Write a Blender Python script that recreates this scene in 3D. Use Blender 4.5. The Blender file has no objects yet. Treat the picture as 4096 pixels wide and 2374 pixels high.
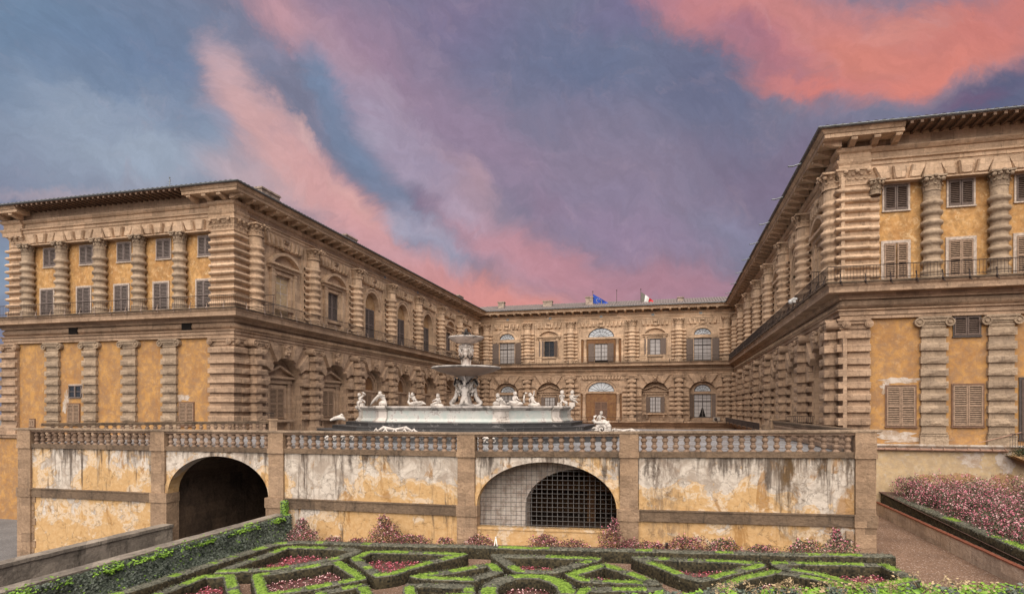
import bpy, math, random
from mathutils import Vector, Matrix, noise as mnoise
random.seed(7)
R = math.radians
PI = math.pi
scene = bpy.context.scene
col = scene.collection

# ------------------------------------------------------------------ camera
YAW = R(14.22)
cam_d = bpy.data.cameras.new("camera")
cam = bpy.data.objects.new("camera", cam_d)
col.objects.link(cam)
cam.location = (0, 0, 0)                       # all heights are measured from eye level
cam.rotation_euler = (R(90), 0, YAW)
cam_d.sensor_width = 36.0
cam_d.lens = 2468.0/4096*36
cam_d.shift_y = (1630.2-1187)/4096
cam_d.clip_start = 0.1
cam_d.clip_end = 3000
scene.camera = cam

# ------------------------------------------------------------------ sun and exposure
SUN_EL, SUN_AZ = 53.0, 173.0                   # behind the camera, a little to the right
sd = bpy.data.lights.new("sun", 'SUN')
sd.energy = SUN_E = 5.0
sd.angle = R(88)
sd.color = (1.0, 0.905, 0.79)
so = bpy.data.objects.new("sun", sd)
so.rotation_euler = (R(90-SUN_EL), 0, R(7))
so.location = (0, -20, 60)
col.objects.link(so)
scene.view_settings.view_transform = 'Standard'
scene.view_settings.look = 'None'
scene.view_settings.exposure = 0.5
scene.view_settings.gamma = 1

# ------------------------------------------------------------------ world: evening sky with drifting clouds
def lin(c):
    return tuple(((v/255.0)/12.92 if v/255.0 <= .04045 else ((v/255.0+.055)/1.055)**2.4) for v in c)
cY, sY = math.cos(YAW), math.sin(YAW)
def sky_dir(x, y):                             # direction of a cloud, from its bearing and height
    r, up = (x-1260)/1518.5, (1003-y)/1518.5
    return Vector((-sY+cY*r, cY+sY*r, up)).normalized()
world = bpy.data.worlds.new("World")
scene.world = world
world.use_nodes = True
nt = world.node_tree
nt.nodes.clear()
N = nt.nodes.new
L = nt.links.new
def m_(nt, op, a, b=None, clamp=False):
    n = nt.nodes.new('ShaderNodeMath'); n.operation = op; n.use_clamp = clamp
    for i, v in enumerate((a, b)):
        if v is None: continue
        if isinstance(v, (int, float)): n.inputs[i].default_value = v
        else: nt.links.new(v, n.inputs[i])
    return n.outputs[0]
def vm(nt, op, a, b=None, out=0):
    n = nt.nodes.new('ShaderNodeVectorMath'); n.operation = op
    for i, v in enumerate((a, b)):
        if v is None: continue
        if isinstance(v, (tuple, list, Vector)): n.inputs[i].default_value = tuple(v)
        else: nt.links.new(v, n.inputs[i])
    return n.outputs[out]
def mixc(nt, f, a, b, mode='MIX'):
    n = nt.nodes.new('ShaderNodeMix'); n.data_type = 'RGBA'; n.blend_type = mode
    for i, v in ((0, f), (6, a), (7, b)):
        if isinstance(v, (int, float)): n.inputs[i].default_value = v
        elif isinstance(v, (tuple, list)): n.inputs[i].default_value = tuple(v[:3])+(1,)
        else: nt.links.new(v, n.inputs[i])
    return n.outputs[2]
def nz(nt, vec, scale, detail=4, rough=.55, dist=0., out=0):
    n = nt.nodes.new('ShaderNodeTexNoise')
    n.inputs['Scale'].default_value = scale; n.inputs['Detail'].default_value = detail
    n.inputs['Roughness'].default_value = rough; n.inputs['Distortion'].default_value = dist
    if vec is not None: nt.links.new(vec, n.inputs['Vector'])
    return n.outputs[out]
def mr(nt, v, a, b, c=0., d=1., smooth=True):
    n = nt.nodes.new('ShaderNodeMapRange')
    n.interpolation_type = 'SMOOTHSTEP' if smooth else 'LINEAR'
    nt.links.new(v, n.inputs[0])
    for i, q in enumerate((a, b, c, d)): n.inputs[i+1].default_value = q
    return n.outputs[0]
tc = N('ShaderNodeTexCoord')
gen = tc.outputs['Generated']
w1 = vm(nt, 'SUBTRACT', nz(nt, gen, 2.6, 5, .55, 0, 1), (.5, .5, .5))
w2 = vm(nt, 'SUBTRACT', nz(nt, gen, 7.0, 10, .68, .6, 1), (.5, .5, .5))
warped = vm(nt, 'ADD', gen, vm(nt, 'ADD', vm(nt, 'MULTIPLY', w1, (.12, .12, .12)), vm(nt, 'MULTIPLY', w2, (.10, .10, .10))))
# fine streaks that run down to the right, as the high cloud does
sa = sky_dir(1700, 700)-sky_dir(800, 100); sa.normalize()
sb = sky_dir(1200, 400).cross(sa).normalized()
comb = N('ShaderNodeCombineXYZ')
L(m_(nt, 'MULTIPLY', vm(nt, 'DOT_PRODUCT', warped, sa, 1), 3.4), comb.inputs[0])
L(m_(nt, 'MULTIPLY', vm(nt, 'DOT_PRODUCT', warped, sb, 1), 6.2), comb.inputs[1])
streak = nz(nt, comb.outputs[0], 2.4, 8, .62)
sk = N('ShaderNodeTexSky'); sk.sky_type = 'NISHITA'; sk.sun_disc = False
sk.sun_elevation = R(SUN_EL); sk.sun_rotation = R(SUN_AZ)
skc = vm(nt, 'MULTIPLY', sk.outputs[0], (.035, .035, .035))
c = mixc(nt, .88, skc, lin((126, 128, 153)))
BL = [ # x, y, half length, half width, slope, colour, strength
 (60,100,560,260,0,(108,133,163),1),(330,190,300,130,0,(106,128,161),.8),(340,370,420,150,8,(152,165,185),1),(20,660,300,120,0,(132,152,176),.9),
 (470,290,120,90,20,(122,140,168),.7),(90,450,170,18,4,(190,168,175),.5),(60,500,100,10,0,(170,165,178),.35),(300,440,150,24,-6,(158,160,176),.5),
 (1150,60,300,150,10,(130,116,148),.95),(900,140,430,120,36,(158,130,154),.95),(690,50,200,62,42,(194,146,156),.9),(850,150,160,55,42,(176,140,156),.7),
 (1430,190,330,190,10,(104,114,145),.97),(1470,430,440,190,15,(140,126,150),.92),(1180,330,240,110,40,(152,130,156),.75),
 (1030,380,330,90,46,(168,152,176),.85),(1180,470,150,70,50,(178,146,160),.7),
 (560,165,90,70,50,(184,160,172),.85),(620,270,170,62,56,(208,166,168),.9),(720,420,250,95,46,(211,163,162),.92),(880,520,270,75,42,(216,156,154),.92),(600,430,130,60,15,(196,168,174),.7),
 (1020,640,220,60,30,(206,152,158),.8),(800,215,120,52,60,(110,134,166),.8),(890,360,150,62,52,(114,132,162),.9),(980,470,90,44,45,(122,132,160),.75),(1080,575,140,50,35,(170,164,186),.8),(1065,490,70,34,30,(128,112,138),.8),
 (1230,600,200,60,40,(184,148,164),.7),(1270,725,330,85,6,(215,138,132),1),(1380,640,280,75,20,(200,138,148),.85),(1650,700,280,110,12,(176,126,142),.9),
 (1520,560,220,70,10,(152,130,158),.8),(1780,540,110,44,22,(142,140,168),.65),(1980,430,320,140,0,(124,108,134),.85),
 (1750,230,170,130,50,(103,108,138),.9),(2440,300,260,90,-10,(92,96,128),.9),(1560,40,130,60,0,(120,110,146),.7),
 (1780,60,190,80,25,(198,124,132),.9),(2020,60,330,110,6,(206,126,122),.95),(2200,140,380,95,-8,(212,124,110),1),(2440,40,230,80,-22,(208,118,108),.9),(1900,160,160,60,20,(180,110,124),.7),
 (2040,215,230,30,-2,(214,118,108),.9),(2290,178,200,34,-24,(218,122,106),.85),(2440,225,190,44,-28,(84,92,124),.9),(2380,250,120,22,-15,(124,94,124),.6),
 (1640,15,70,40,25,(180,120,138),.7),
 (985,235,70,40,40,(172,154,176),.6),(930,300,60,30,30,(168,160,182),.5),(1090,400,70,34,30,(150,140,168),.55),(1150,520,80,34,20,(182,164,186),.6),(990,545,70,30,35,(172,170,192),.65),
 (1200,440,60,30,50,(186,152,164),.5),(1110,640,90,30,25,(196,166,180),.5),(660,140,70,30,40,(150,146,172),.55),(740,330,60,24,50,(216,174,170),.5),(850,470,90,26,40,(222,170,164),.5),
 (540,300,50,34,70,(140,150,176),.5),(640,520,90,40,10,(214,166,168),.6),(1500,470,120,40,5,(140,128,156),.5),(1340,520,80,50,40,(150,122,146),.5),(1830,120,90,34,30,(160,112,134),.5),(1960,120,110,30,15,(200,118,122),.5),(2240,60,120,26,-8,(218,136,122),.5),
 (300,300,160,34,-8,(134,150,176),.5),(200,200,150,30,10,(100,124,156),.4)]
stv = m_(nt, 'MULTIPLY', m_(nt, 'SUBTRACT', streak, .5), 1.5)
for (x, y, a, b, sl, cc, al) in BL:
    c0 = sky_dir(x, y)
    e1 = sky_dir(x+50*math.cos(R(sl)), y+50*math.sin(R(sl)))-c0
    k1 = e1.length/50
    e1.normalize(); e2 = c0.cross(e1).normalized()
    d = vm(nt, 'SUBTRACT', warped, c0)
    p = m_(nt, 'DIVIDE', vm(nt, 'DOT_PRODUCT', d, e1, 1), a*k1*1.25)
    q = m_(nt, 'DIVIDE', vm(nt, 'DOT_PRODUCT', d, e2, 1), b*1.25/1518.5*.8)
    r3 = m_(nt, 'DIVIDE', vm(nt, 'DOT_PRODUCT', d, c0, 1), .8)
    s2 = m_(nt, 'ADD', m_(nt, 'ADD', m_(nt, 'MULTIPLY', p, p), m_(nt, 'MULTIPLY', q, q)), m_(nt, 'MULTIPLY', r3, r3))
    f = mr(nt, m_(nt, 'ADD', m_(nt, 'SUBTRACT', 1.12, m_(nt, 'SQRT', s2)), m_(nt, 'MULTIPLY', stv, .38)), .0, 1.05, 0, al)
    c = mixc(nt, f, c, lin(cc))
wisp = mr(nt, nz(nt, comb.outputs[0], 4.2, 12, .74, .6), .5, .8, 0, .2)
c = mixc(nt, wisp, c, lin((196, 164, 174)))
wisp2 = mr(nt, nz(nt, vm(nt, 'ADD', comb.outputs[0], (7.3, 2.1, 4.)), 2.6, 12, .7, .4), .54, .75, 0, .16)
c = mixc(nt, wisp2, c, lin((96, 108, 140)))
fine = mr(nt, nz(nt, comb.outputs[0], 9, 10, .7), .3, .75, .92, 1.07)
fx = N('ShaderNodeCombineXYZ')
for i in range(3): L(fine, fx.inputs[i])
c = vm(nt, 'MULTIPLY', c, fx.outputs[0])
hs = N('ShaderNodeHueSaturation'); hs.inputs['Saturation'].default_value = .92; hs.inputs['Value'].default_value = 1.0
L(c, hs.inputs['Color']); c = hs.outputs[0]
bg = N('ShaderNodeBackground'); bg.inputs['Strength'].default_value = 0.707
L(c, bg.inputs['Color'])
wo = N('ShaderNodeOutputWorld'); L(bg.outputs[0], wo.inputs['Surface'])

# ------------------------------------------------------------------ materials
def new_mat(name):
    m = bpy.data.materials.new(name); m.use_nodes = True
    t = m.node_tree; b = t.nodes['Principled BSDF']
    return m, t, b
def wpos(t):
    g = t.nodes.new('ShaderNodeNewGeometry'); return g.outputs['Position']
def scl(t, v, s): return vm(t, 'MULTIPLY', v, s)
def bump(t, b, h, strength, dist=.02):
    n = t.nodes.new('ShaderNodeBump'); n.inputs['Strength'].default_value = strength
    n.inputs['Distance'].default_value = dist
    t.links.new(h, n.inputs['Height']); t.links.new(n.outputs[0], b.inputs['Normal'])
def obj_rand(t):
    o = t.nodes.new('ShaderNodeObjectInfo'); return o.outputs['Random']
def wallvec(t):            # (x+y, z): runs along any of the square-set faces
    p = wpos(t); s = t.nodes.new('ShaderNodeSeparateXYZ'); t.links.new(p, s.inputs[0])
    cb = t.nodes.new('ShaderNodeCombineXYZ')
    t.links.new(m_(t, 'ADD', s.outputs[0], s.outputs[1]), cb.inputs[0]); t.links.new(s.outputs[2], cb.inputs[1])
    return cb.outputs[0], s.outputs
def stone(name, c1, c2, dark=(.06, .045, .035), stain=.5, rough=.85, joints=True, vs=1.0, bmp=.5, rowh=.56, z0=12.50):
    m, t, b = new_mat(name)
    p = wpos(t); wv, xyz = wallvec(t)
    n1 = nz(t, p, .55*vs, 5, .6); n2 = nz(t, p, 6*vs, 6, .65)
    base = mixc(t, mr(t, n1, .3, .7), c1, c2)
    base = mixc(t, mr(t, n2, .35, .8, 0, .45), base, tuple(v*1.45 for v in c1))
    br = t.nodes.new('ShaderNodeTexBrick'); t.links.new(vm(t, 'SUBTRACT', wv, (0, z0, 0)), br.inputs['Vector'])
    br.inputs['Scale'].default_value = 1.0; br.inputs['Brick Width'].default_value = 1.15; br.inputs['Row Height'].default_value = rowh
    br.inputs['Mortar Size'].default_value = .012 if joints else 0.0
    br.inputs['Color1'].default_value = (.74, .72, .70, 1); br.inputs['Color2'].default_value = (1.18, 1.15, 1.1, 1)
    br.inputs['Mortar'].default_value = (.6, .58, .55, 1); br.offset = .37
    base = mixc(t, .8, base, br.outputs[0], 'MULTIPLY')
    st = nz(t, scl(t, p, (1.6, 1.6, .35)), 1.7*vs, 9, .72)
    base = mixc(t, mr(t, st, .5, .74, 0, stain), base, dark)
    sp = nz(t, p, 16*vs, 4, .7)
    base = mixc(t, mr(t, sp, .62, .75, 0, .35), base, dark)
    t.links.new(base, b.inputs['Base Color']); b.inputs['Roughness'].default_value = rough
    b.inputs['Specular IOR Level'].default_value = .25
    bump(t, b, m_(t, 'ADD', nz(t, p, 7, 8, .75), m_(t, 'MULTIPLY', nz(t, p, 2.2, 4, .6), 1.5)), min(1, bmp*1.7), .08)
    return m
M = {}
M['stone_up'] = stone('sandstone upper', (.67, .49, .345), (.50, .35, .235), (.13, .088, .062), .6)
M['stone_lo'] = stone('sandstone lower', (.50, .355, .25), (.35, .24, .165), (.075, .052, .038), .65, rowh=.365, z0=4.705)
M['stone_end'] = stone('grey sandstone', (.46, .355, .26), (.35, .265, .19), (.11, .08, .06), .5, bmp=.9, joints=False, rowh=.365, z0=4.705)
M['stone_dark'] = stone('dark ledge stone', (.20, .145, .10), (.10, .075, .056), (.022, .018, .016), .65)  # darker stone tone for the balcony ledge course
M['stone_wall'] = stone('garden wall stone', (.40, .28, .19), (.30, .205, .135), (.07, .055, .042), .45, joints=False)
M['stone_band'] = stone('garden wall band', (.22, .155, .105), (.13, .095, .07), (.022, .02, .018), .8, joints=False)
M['stone_cope'] = stone('coping stone', (.44, .33, .24), (.22, .165, .12), (.04, .033, .028), .6, joints=False)
M['stone_bal'] = stone('baluster stone', (.33, .235, .175), (.25, .165, .115), (.07, .05, .04), .35, joints=False)
def plaster(name, c1, c2, pale, palef=.25, lo=.56, grime=.3, tint=(.3, .17, .07), vs=1.0):
    m, t, b = new_mat(name)
    p = wpos(t)
    n1 = nz(t, p, .7*vs, 6, .6, .6); n2 = nz(t, p, 3.5*vs, 6, .65)
    base = mixc(t, mr(t, n1, .35, .65), c1, c2)
    base = mixc(t, mr(t, n2, .45, .75, 0, palef), base, pale)
    n3 = nz(t, p, 1.7*vs, 8, .7, 1.2)
    base = mixc(t, mr(t, n3, lo, lo+.06, 0, palef*1.3), base, pale)
    st = nz(t, scl(t, p, (2.2, 2.2, .25)), 1.0, 6, .65)
    base = mixc(t, mr(t, st, .5, .75, 0, grime), base, tint)
    bl = nz(t, p, 2.3*vs, 10, .75, .4)
    base = mixc(t, mr(t, bl, .40, .58, .6, 0), base, tint)
    sp = nz(t, p, 9, 5, .7)
    base = mixc(t, mr(t, sp, .62, .72, 0, .5), base, tuple(v*.5 for v in tint))
    t.links.new(base, b.inputs['Base Color']); b.inputs['Roughness'].default_value = .9
    b.inputs['Specular IOR Level'].default_value = .2
    bump(t, b, m_(t, 'ADD', nz(t, p, 7, 8, .7), n3), .5, .04)
    return m
M['plaster_up'] = plaster('ochre plaster upper', (.68, .395, .155), (.50, .265, .10), (.80, .56, .31), .7)
M['plaster_lo'] = plaster('ochre plaster lower', (.60, .33, .11), (.42, .22, .085), (.62, .40, .21), .4, grime=.45, tint=(.3, .19, .12))
M['plaster_base'] = plaster('pale basement plaster', (.60, .44, .25), (.54, .40, .24), (.62, .55, .47), .5, .6, .15, (.4, .3, .2))
M['plaster_warm'] = plaster('niche plaster', (.52, .335, .18), (.43, .27, .145), (.56, .40, .25), .3)
M['plaster_rust'] = plaster('rust brown plaster', (.20, .095, .05), (.16, .08, .045), (.27, .15, .09), .3)
M['white_patch'] = plaster('fresh white plaster patch', (.66, .58, .51), (.55, .47, .40), (.74, .66, .58), .5, grime=.1)
def gardenwall_mat():
    m, t, b = new_mat('peeling ochre plaster')
    p = wpos(t); wv, s = wallvec(t)
    n1 = nz(t, p, .23, 6, .6, .5); n2 = nz(t, p, 1.1, 10, .68, 1.0); n3 = nz(t, p, 4, 7, .7)
    ochre = mixc(t, mr(t, n3, .3, .75), (.58, .355, .155), (.72, .49, .26))
    grey = mixc(t, mr(t, n2, .38, .6), (.44, .365, .30), (.72, .64, .555))
    grey = mixc(t, mr(t, nz(t, p, 2.6, 8, .7, 1.), .5, .62, 0, .5), grey, (.36, .30, .25))
    q = m_(t, 'ADD', n1, m_(t, 'MULTIPLY', m_(t, 'SUBTRACT', n2, .5), .38))
    q = m_(t, 'ADD', q, mr(t, s[2], -3.2, -4.1, .03, -.085))
    q = m_(t, 'ADD', q, m_(t, 'MULTIPLY', mr(t, s[0], -20.2, -19.4, 0, .1), mr(t, s[0], -16.2, -17.4, 0, 1)))
    mask = mr(t, q, .485, .53)
    base = mixc(t, mask, ochre, grey)
    edge = mr(t, m_(t, 'ABSOLUTE', m_(t, 'SUBTRACT', q, .47)), .0, .035, 1, 0)
    base = mixc(t, m_(t, 'MULTIPLY', edge, .6), base, (.80, .70, .57))
    # rusty orange patches
    n4 = nz(t, scl(t, p, (1.2, 1.2, .6)), .8, 7, .65, .8)
    base = mixc(t, mr(t, m_(t, 'ADD', n4, mr(t, s[0], -1.5, 6, 0, .07)), .58, .66, 0, .8), base, (.40, .215, .075))
    # run-off streaks from the parapet and from the string course
    st = nz(t, scl(t, p, (3.6, 3.6, .28)), 1.0, 7, .7); s2 = nz(t, scl(t, p, (.8, .8, .2)), 1.0, 4, .6)
    top = m_(t, 'ADD', mr(t, s[2], -4.1, -2.3, 0, .2, False), mr(t, s[0], -1.5, 8, 0, .07))
    band = m_(t, 'MAXIMUM', top, mr(t, s[2], -6.2, -5.4, .0, .08, False))
    base = mixc(t, mr(t, m_(t, 'ADD', m_(t, 'ADD', st, band), m_(t, 'MULTIPLY', m_(t, 'SUBTRACT', s2, .5), .7)), .64, .82, 0, .85), base, (.085, .062, .048))
    st3 = nz(t, scl(t, p, (5, 5, .5)), 1.0, 6, .7)
    base = mixc(t, mr(t, m_(t, 'ADD', st3, m_(t, 'MULTIPLY', top, .5)), .62, .74, 0, .45), base, (.78, .70, .60))
    # individual run-off stains under the joints of the balustrade
    wob = m_(t, 'MULTIPLY', m_(t, 'SUBTRACT', nz(t, p, 1.4, 6, .7), .5), .9)
    xx = m_(t, 'ADD', s[0], wob); brk = mr(t, nz(t, scl(t, p, (5, 5, 1.4)), 1.3, 8, .75), .38, .6)
    for (x0, w_, z0, z1, cc, k) in ((-.95, .16, -2.5, -4.3, (.07, .055, .045), .85), (-.55, .2, -2.6, -4.0, (.05, .04, .034), .9), (5.15, .24, -2.3, -4.6, (.11, .07, .035), .85), (6.5, .26, -2.3, -4.5, (.09, .065, .045), .85),
        (3.1, .14, -2.5, -3.6, (.08, .06, .05), .8), (1.9, .12, -2.6, -3.4, (.09, .07, .06), .7), (7.6, .3, -2.2, -4.6, (.16, .10, .05), .7), (-16.2, .12, -2.5, -3.8, (.08, .06, .05), .8), (-14.3, .35, -2.5, -3.5, (.09, .07, .06), .75), (-13.4, .14, -2.5, -3.6, (.1, .08, .065), .7),
        (-11.6, .14, -2.5, -3.4, (.1, .08, .065), .7), (-8.6, .5, -2.5, -3.4, (.09, .075, .065), .7), (-30.2, .6, -2.5, -3.2, (.14, .10, .08), .6), (-34.6, .5, -2.5, -3.0, (.15, .11, .09), .55), (-22.6, .3, -2.5, -3.3, (.08, .065, .055), .75), (5.2, .6, -5.4, -6.2, (.14, .085, .04), .6), (-.2, .7, -5.4, -6.6, (.17, .12, .09), .6)):
        f = mr(t, m_(t, 'ABSOLUTE', m_(t, 'SUBTRACT', xx, x0)), w_*.35, w_*1.5, 1, 0)
        f = m_(t, 'MULTIPLY', f, mr(t, m_(t, 'ADD', s[2], wob), z1, z0-.2, 0, k))
        base = mixc(t, m_(t, 'MULTIPLY', f, brk), base, cc)
    cr = t.nodes.new('ShaderNodeTexVoronoi'); cr.feature = 'DISTANCE_TO_EDGE'; cr.inputs['Scale'].default_value = 1.3
    t.links.new(vm(t, 'ADD', p, vm(t, 'MULTIPLY', nz(t, p, 2, 6, .7, 0, 1), (.9, .9, .9))), cr.inputs['Vector'])
    crk = m_(t, 'MULTIPLY', mr(t, cr.outputs[0], .0, .018, 1, 0), mr(t, n2, .45, .55))
    base = mixc(t, m_(t, 'MULTIPLY', crk, .6), base, (.15, .11, .08))
    t.links.new(base, b.inputs['Base Color']); b.inputs['Roughness'].default_value = .9
    b.inputs['Specular IOR Level'].default_value = .2
    bump(t, b, m_(t, 'SUBTRACT', m_(t, 'ADD', m_(t, 'MULTIPLY', n2, 2), m_(t, 'SUBTRACT', nz(t, p, 8, 8, .7), m_(t, 'MULTIPLY', mask, .8))), crk), .6, .05)
    return m
M['mossy'] = stone('mossy grey stone', (.34, .295, .25), (.19, .165, .14), (.035, .032, .026), .85, joints=False)
M['wall_plaster'] = gardenwall_mat()
M['vault'] = stone('shade-coloured vault', (.17, .115, .08), (.07, .05, .038), (.010, .008, .007), .8, joints=False)  # the darkness inside the tunnel is put into the stone colour
def simple(name, c, rough=.6, metal=0., var=.25, vs=8., spec=.4, bmp=.0, c2=None):
    m, t, b = new_mat(name)
    p = wpos(t); n1 = nz(t, p, vs, 5, .6)
    base = mixc(t, mr(t, n1, .3, .7), tuple(v*(1-var) for v in c), c2 or tuple(min(1, v*(1+var)) for v in c))
    t.links.new(base, b.inputs['Base Color']); b.inputs['Roughness'].default_value = rough
    b.inputs['Metallic'].default_value = metal; b.inputs['Specular IOR Level'].default_value = spec
    if bmp: bump(t, b, n1, bmp, .03)
    return m
M['shut_grey'] = simple('weathered brown grey shutter paint', (.19, .15, .135), .6)
M['shut_mid'] = simple('brown shutter', (.14, .10, .08), .55)
M['shut_brown'] = simple('brown louvre paint', (.32, .215, .145), .6)
M['shut_dark'] = simple('dark brown shutter', (.12, .08, .062), .5)
M['frame_pale'] = simple('pale stone surround', (.52, .43, .36), .8)
M['frame_dark'] = simple('dark window frame', (.07, .055, .05), .5)
M['frame_brown'] = simple('brown wood frame', (.2, .11, .07), .6)
M['hole'] = simple('dark interior', (.012, .010, .009), .9, spec=.1)
M['rafter'] = simple('old rafter timber', (.17, .105, .07), .85, vs=3)
M['iron'] = simple('rusted iron', (.075, .055, .048), .6, .3)
M['iron_lt'] = simple('iron clamp', (.36, .27, .22), .6, .2)
M['grille'] = simple('grey painted grille', (.13, .12, .115), .5, .2)
M['white'] = simple('white plastic', (.8, .8, .78), .4, var=.05)
M['tile'] = simple('old roof tile', (.20, .165, .155), .8, vs=4, var=.4, bmp=.3)
M['gutter'] = simple('zinc gutter', (.22, .24, .25), .45, .5)
M['blue'] = simple('blue flag cloth', (.02, .075, .42), .8, var=.12)
M['green'] = simple('green flag cloth', (.16, .15, .13), .8, var=.12)
M['red'] = simple('red flag cloth', (.55, .02, .035), .8, var=.12)
M['yellow'] = simple('yellow print', (.75, .6, .06), .8, var=.05)
M['chim'] = simple('chimney render', (.38, .30, .24), .9, vs=2, var=.35)
M['cable'] = simple('painted pipe', (.42, .25, .18), .7)
def marble(name, c1, c2, dark, f, lo=.52):
    m, t, b = new_mat(name); p = wpos(t)
    n1 = nz(t, p, 1.5, 8, .65, .6); n2 = nz(t, p, 9, 6, .7)
    base = mixc(t, mr(t, n1, .35, .65), c1, c2)
    base = mixc(t, mr(t, m_(t, 'ADD', m_(t, 'MULTIPLY', n1, .6), m_(t, 'MULTIPLY', n2, .4)), lo, lo+.1, 0, f), base, dark)
    t.links.new(base, b.inputs['Base Color']); b.inputs['Roughness'].default_value = .55
    bump(t, b, n2, .3, .03); return m
M['marble'] = marble('white marble', (.66, .60, .55), (.52, .47, .42), (.14, .11, .095), .8, .515)
M['marble_basin'] = marble('green white marble', (.50, .56, .53), (.66, .64, .60), (.20, .14, .14), .8, .53)
M['marble_rim'] = marble('grey marble rim', (.64, .58, .53), (.36, .33, .31), (.09, .08, .07), .75, .5)
M['marble_warm_lit'] = marble('warm-lit marble bowl', (.62, .43, .32), (.50, .35, .27), (.28, .20, .15), .5, .55)  # warm light on the bowl's underside put into the marble colour
M['step'] = marble('blackened step stone', (.06, .057, .057), (.03, .028, .028), (.30, .28, .27), .7, .53)
M['bronze'] = simple('dark bronze', (.035, .03, .028), .5, .3)
def wet(name):
    m, t, b = new_mat(name); p = wpos(t)
    n1 = nz(t, p, .6, 6, .6, .5); n2 = nz(t, scl(t, p, (1, 2.5, 1)), 3, 7, .7)
    base = mixc(t, mr(t, n2, .35, .7), (.20, .20, .21), (.46, .46, .47))  # base colour lightened to carry part of the sky's reflection
    t.links.new(base, b.inputs['Base Color']); t.links.new(mr(t, n1, .35, .65, .12, .45), b.inputs['Roughness'])
    bump(t, b, n2, .25, .03); return m
M['wet'] = wet('wet terrace paving')
def gravel(name, c1, c2, c3):
    m, t, b = new_mat(name); p = wpos(t)
    v = t.nodes.new('ShaderNodeTexVoronoi'); v.inputs['Scale'].default_value = 26; t.links.new(p, v.inputs['Vector'])
    sx = t.nodes.new('ShaderNodeSeparateColor'); t.links.new(v.outputs['Color'], sx.inputs[0])
    base = mixc(t, mr(t, sx.outputs[0], .1, .9), c1, c2)
    base = mixc(t, mr(t, sx.outputs[1], .93, .96, 0, .8), base, c3)
    base = mixc(t, mr(t, nz(t, p, .5, 5, .6), .4, .7, 0, .4), base, tuple(v*.6 for v in c1))
    t.links.new(base, b.inputs['Base Color']); b.inputs['Roughness'].default_value = .95
    bump(t, b, m_(t, 'ADD', v.outputs['Distance'], nz(t, p, 5, 4, .6)), .8, .03); return m
M['gravel'] = gravel('reddish gravel', (.15, .082, .050), (.29, .18, .12), (.62, .50, .42))
M['soil'] = gravel('dark bed soil', (.075, .036, .028), (.18, .095, .07), (.25, .15, .12))
M['road'] = gravel('grey road paving', (.13, .125, .125), (.22, .21, .21), (.35, .34, .33))
def leafmat(name, c1, c2, rough=.5, trans=.0):
    m, t, b = new_mat(name); p = wpos(t)
    n = nz(t, p, 14, 4, .7); n0 = nz(t, p, 1.1, 4, .6)
    v = t.nodes.new('ShaderNodeTexWhiteNoise'); v.noise_dimensions = '3D'
    t.links.new(vm(t, 'SNAP', p, (.08, .08, .08)), v.inputs['Vector'])
    f = m_(t, 'ADD', m_(t, 'MULTIPLY', n, .5), m_(t, 'ADD', m_(t, 'MULTIPLY', v.outputs[0], .35), m_(t, 'MULTIPLY', n0, .3)))
    base = mixc(t, mr(t, f, .3, .8), c1, c2)
    t.links.new(base, b.inputs['Base Color']); b.inputs['Roughness'].default_value = rough
    b.inputs['Specular IOR Level'].default_value = .35
    return m
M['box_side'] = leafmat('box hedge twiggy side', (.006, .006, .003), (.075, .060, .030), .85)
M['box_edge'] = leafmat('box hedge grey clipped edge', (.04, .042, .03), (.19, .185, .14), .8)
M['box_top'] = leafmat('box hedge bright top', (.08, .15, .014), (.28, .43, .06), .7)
M['ivy'] = leafmat('dark ivy leaf', (.008, .016, .010), (.15, .18, .135), .35)
M['ivy_bright'] = leafmat('young ivy leaf', (.09, .20, .012), (.27, .46, .05), .5)
M['twig'] = leafmat('dry shoots', (.35, .26, .14), (.55, .42, .25), .8)
M['rose_leaf'] = leafmat('reddish rose leaf', (.055, .014, .016), (.20, .055, .058), .5)
M['rose_green'] = leafmat('dull green rose leaf', (.015, .028, .012), (.075, .10, .04), .5)
M['rose_pink'] = leafmat('pink blossom', (.52, .09, .17), (.85, .34, .42), .6)
M['rose_pale'] = leafmat('pale pink blossom', (.66, .32, .35), (.88, .62, .60), .6)
M['red_flower'] = leafmat('dark red bedding leaf', (.07, .012, .015), (.36, .05, .07), .5)
M['pot'] = simple('terracotta', (.3, .13, .07), .8)
def curtain(name, c, fold_shade=22.):
    m, t, b = new_mat(name); wv, s = wallvec(t)
    w = t.nodes.new('ShaderNodeTexWave'); w.inputs['Scale'].default_value = fold_shade/6.28; w.inputs['Distortion'].default_value = 1.5
    t.links.new(wv, w.inputs['Vector'])
    base = mixc(t, w.outputs[1], tuple(v*.62 for v in c), c)  # shading of the curtain folds painted as darker bands
    t.links.new(base, b.inputs['Base Color']); b.inputs['Roughness'].default_value = .12
    b.inputs['Specular IOR Level'].default_value = .9
    return m
M['glass_curtain'] = curtain('curtained glass', (.56, .52, .50))
M['glass_sky'] = simple('fanlight glass with painted sky', (.62, .66, .70), .08, spec=1., var=.12, vs=1.)  # pale base colour stands in for the reflected sky
M['glass_dark'] = simple('dark glass', (.03, .035, .04), .08, spec=1.)
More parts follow.
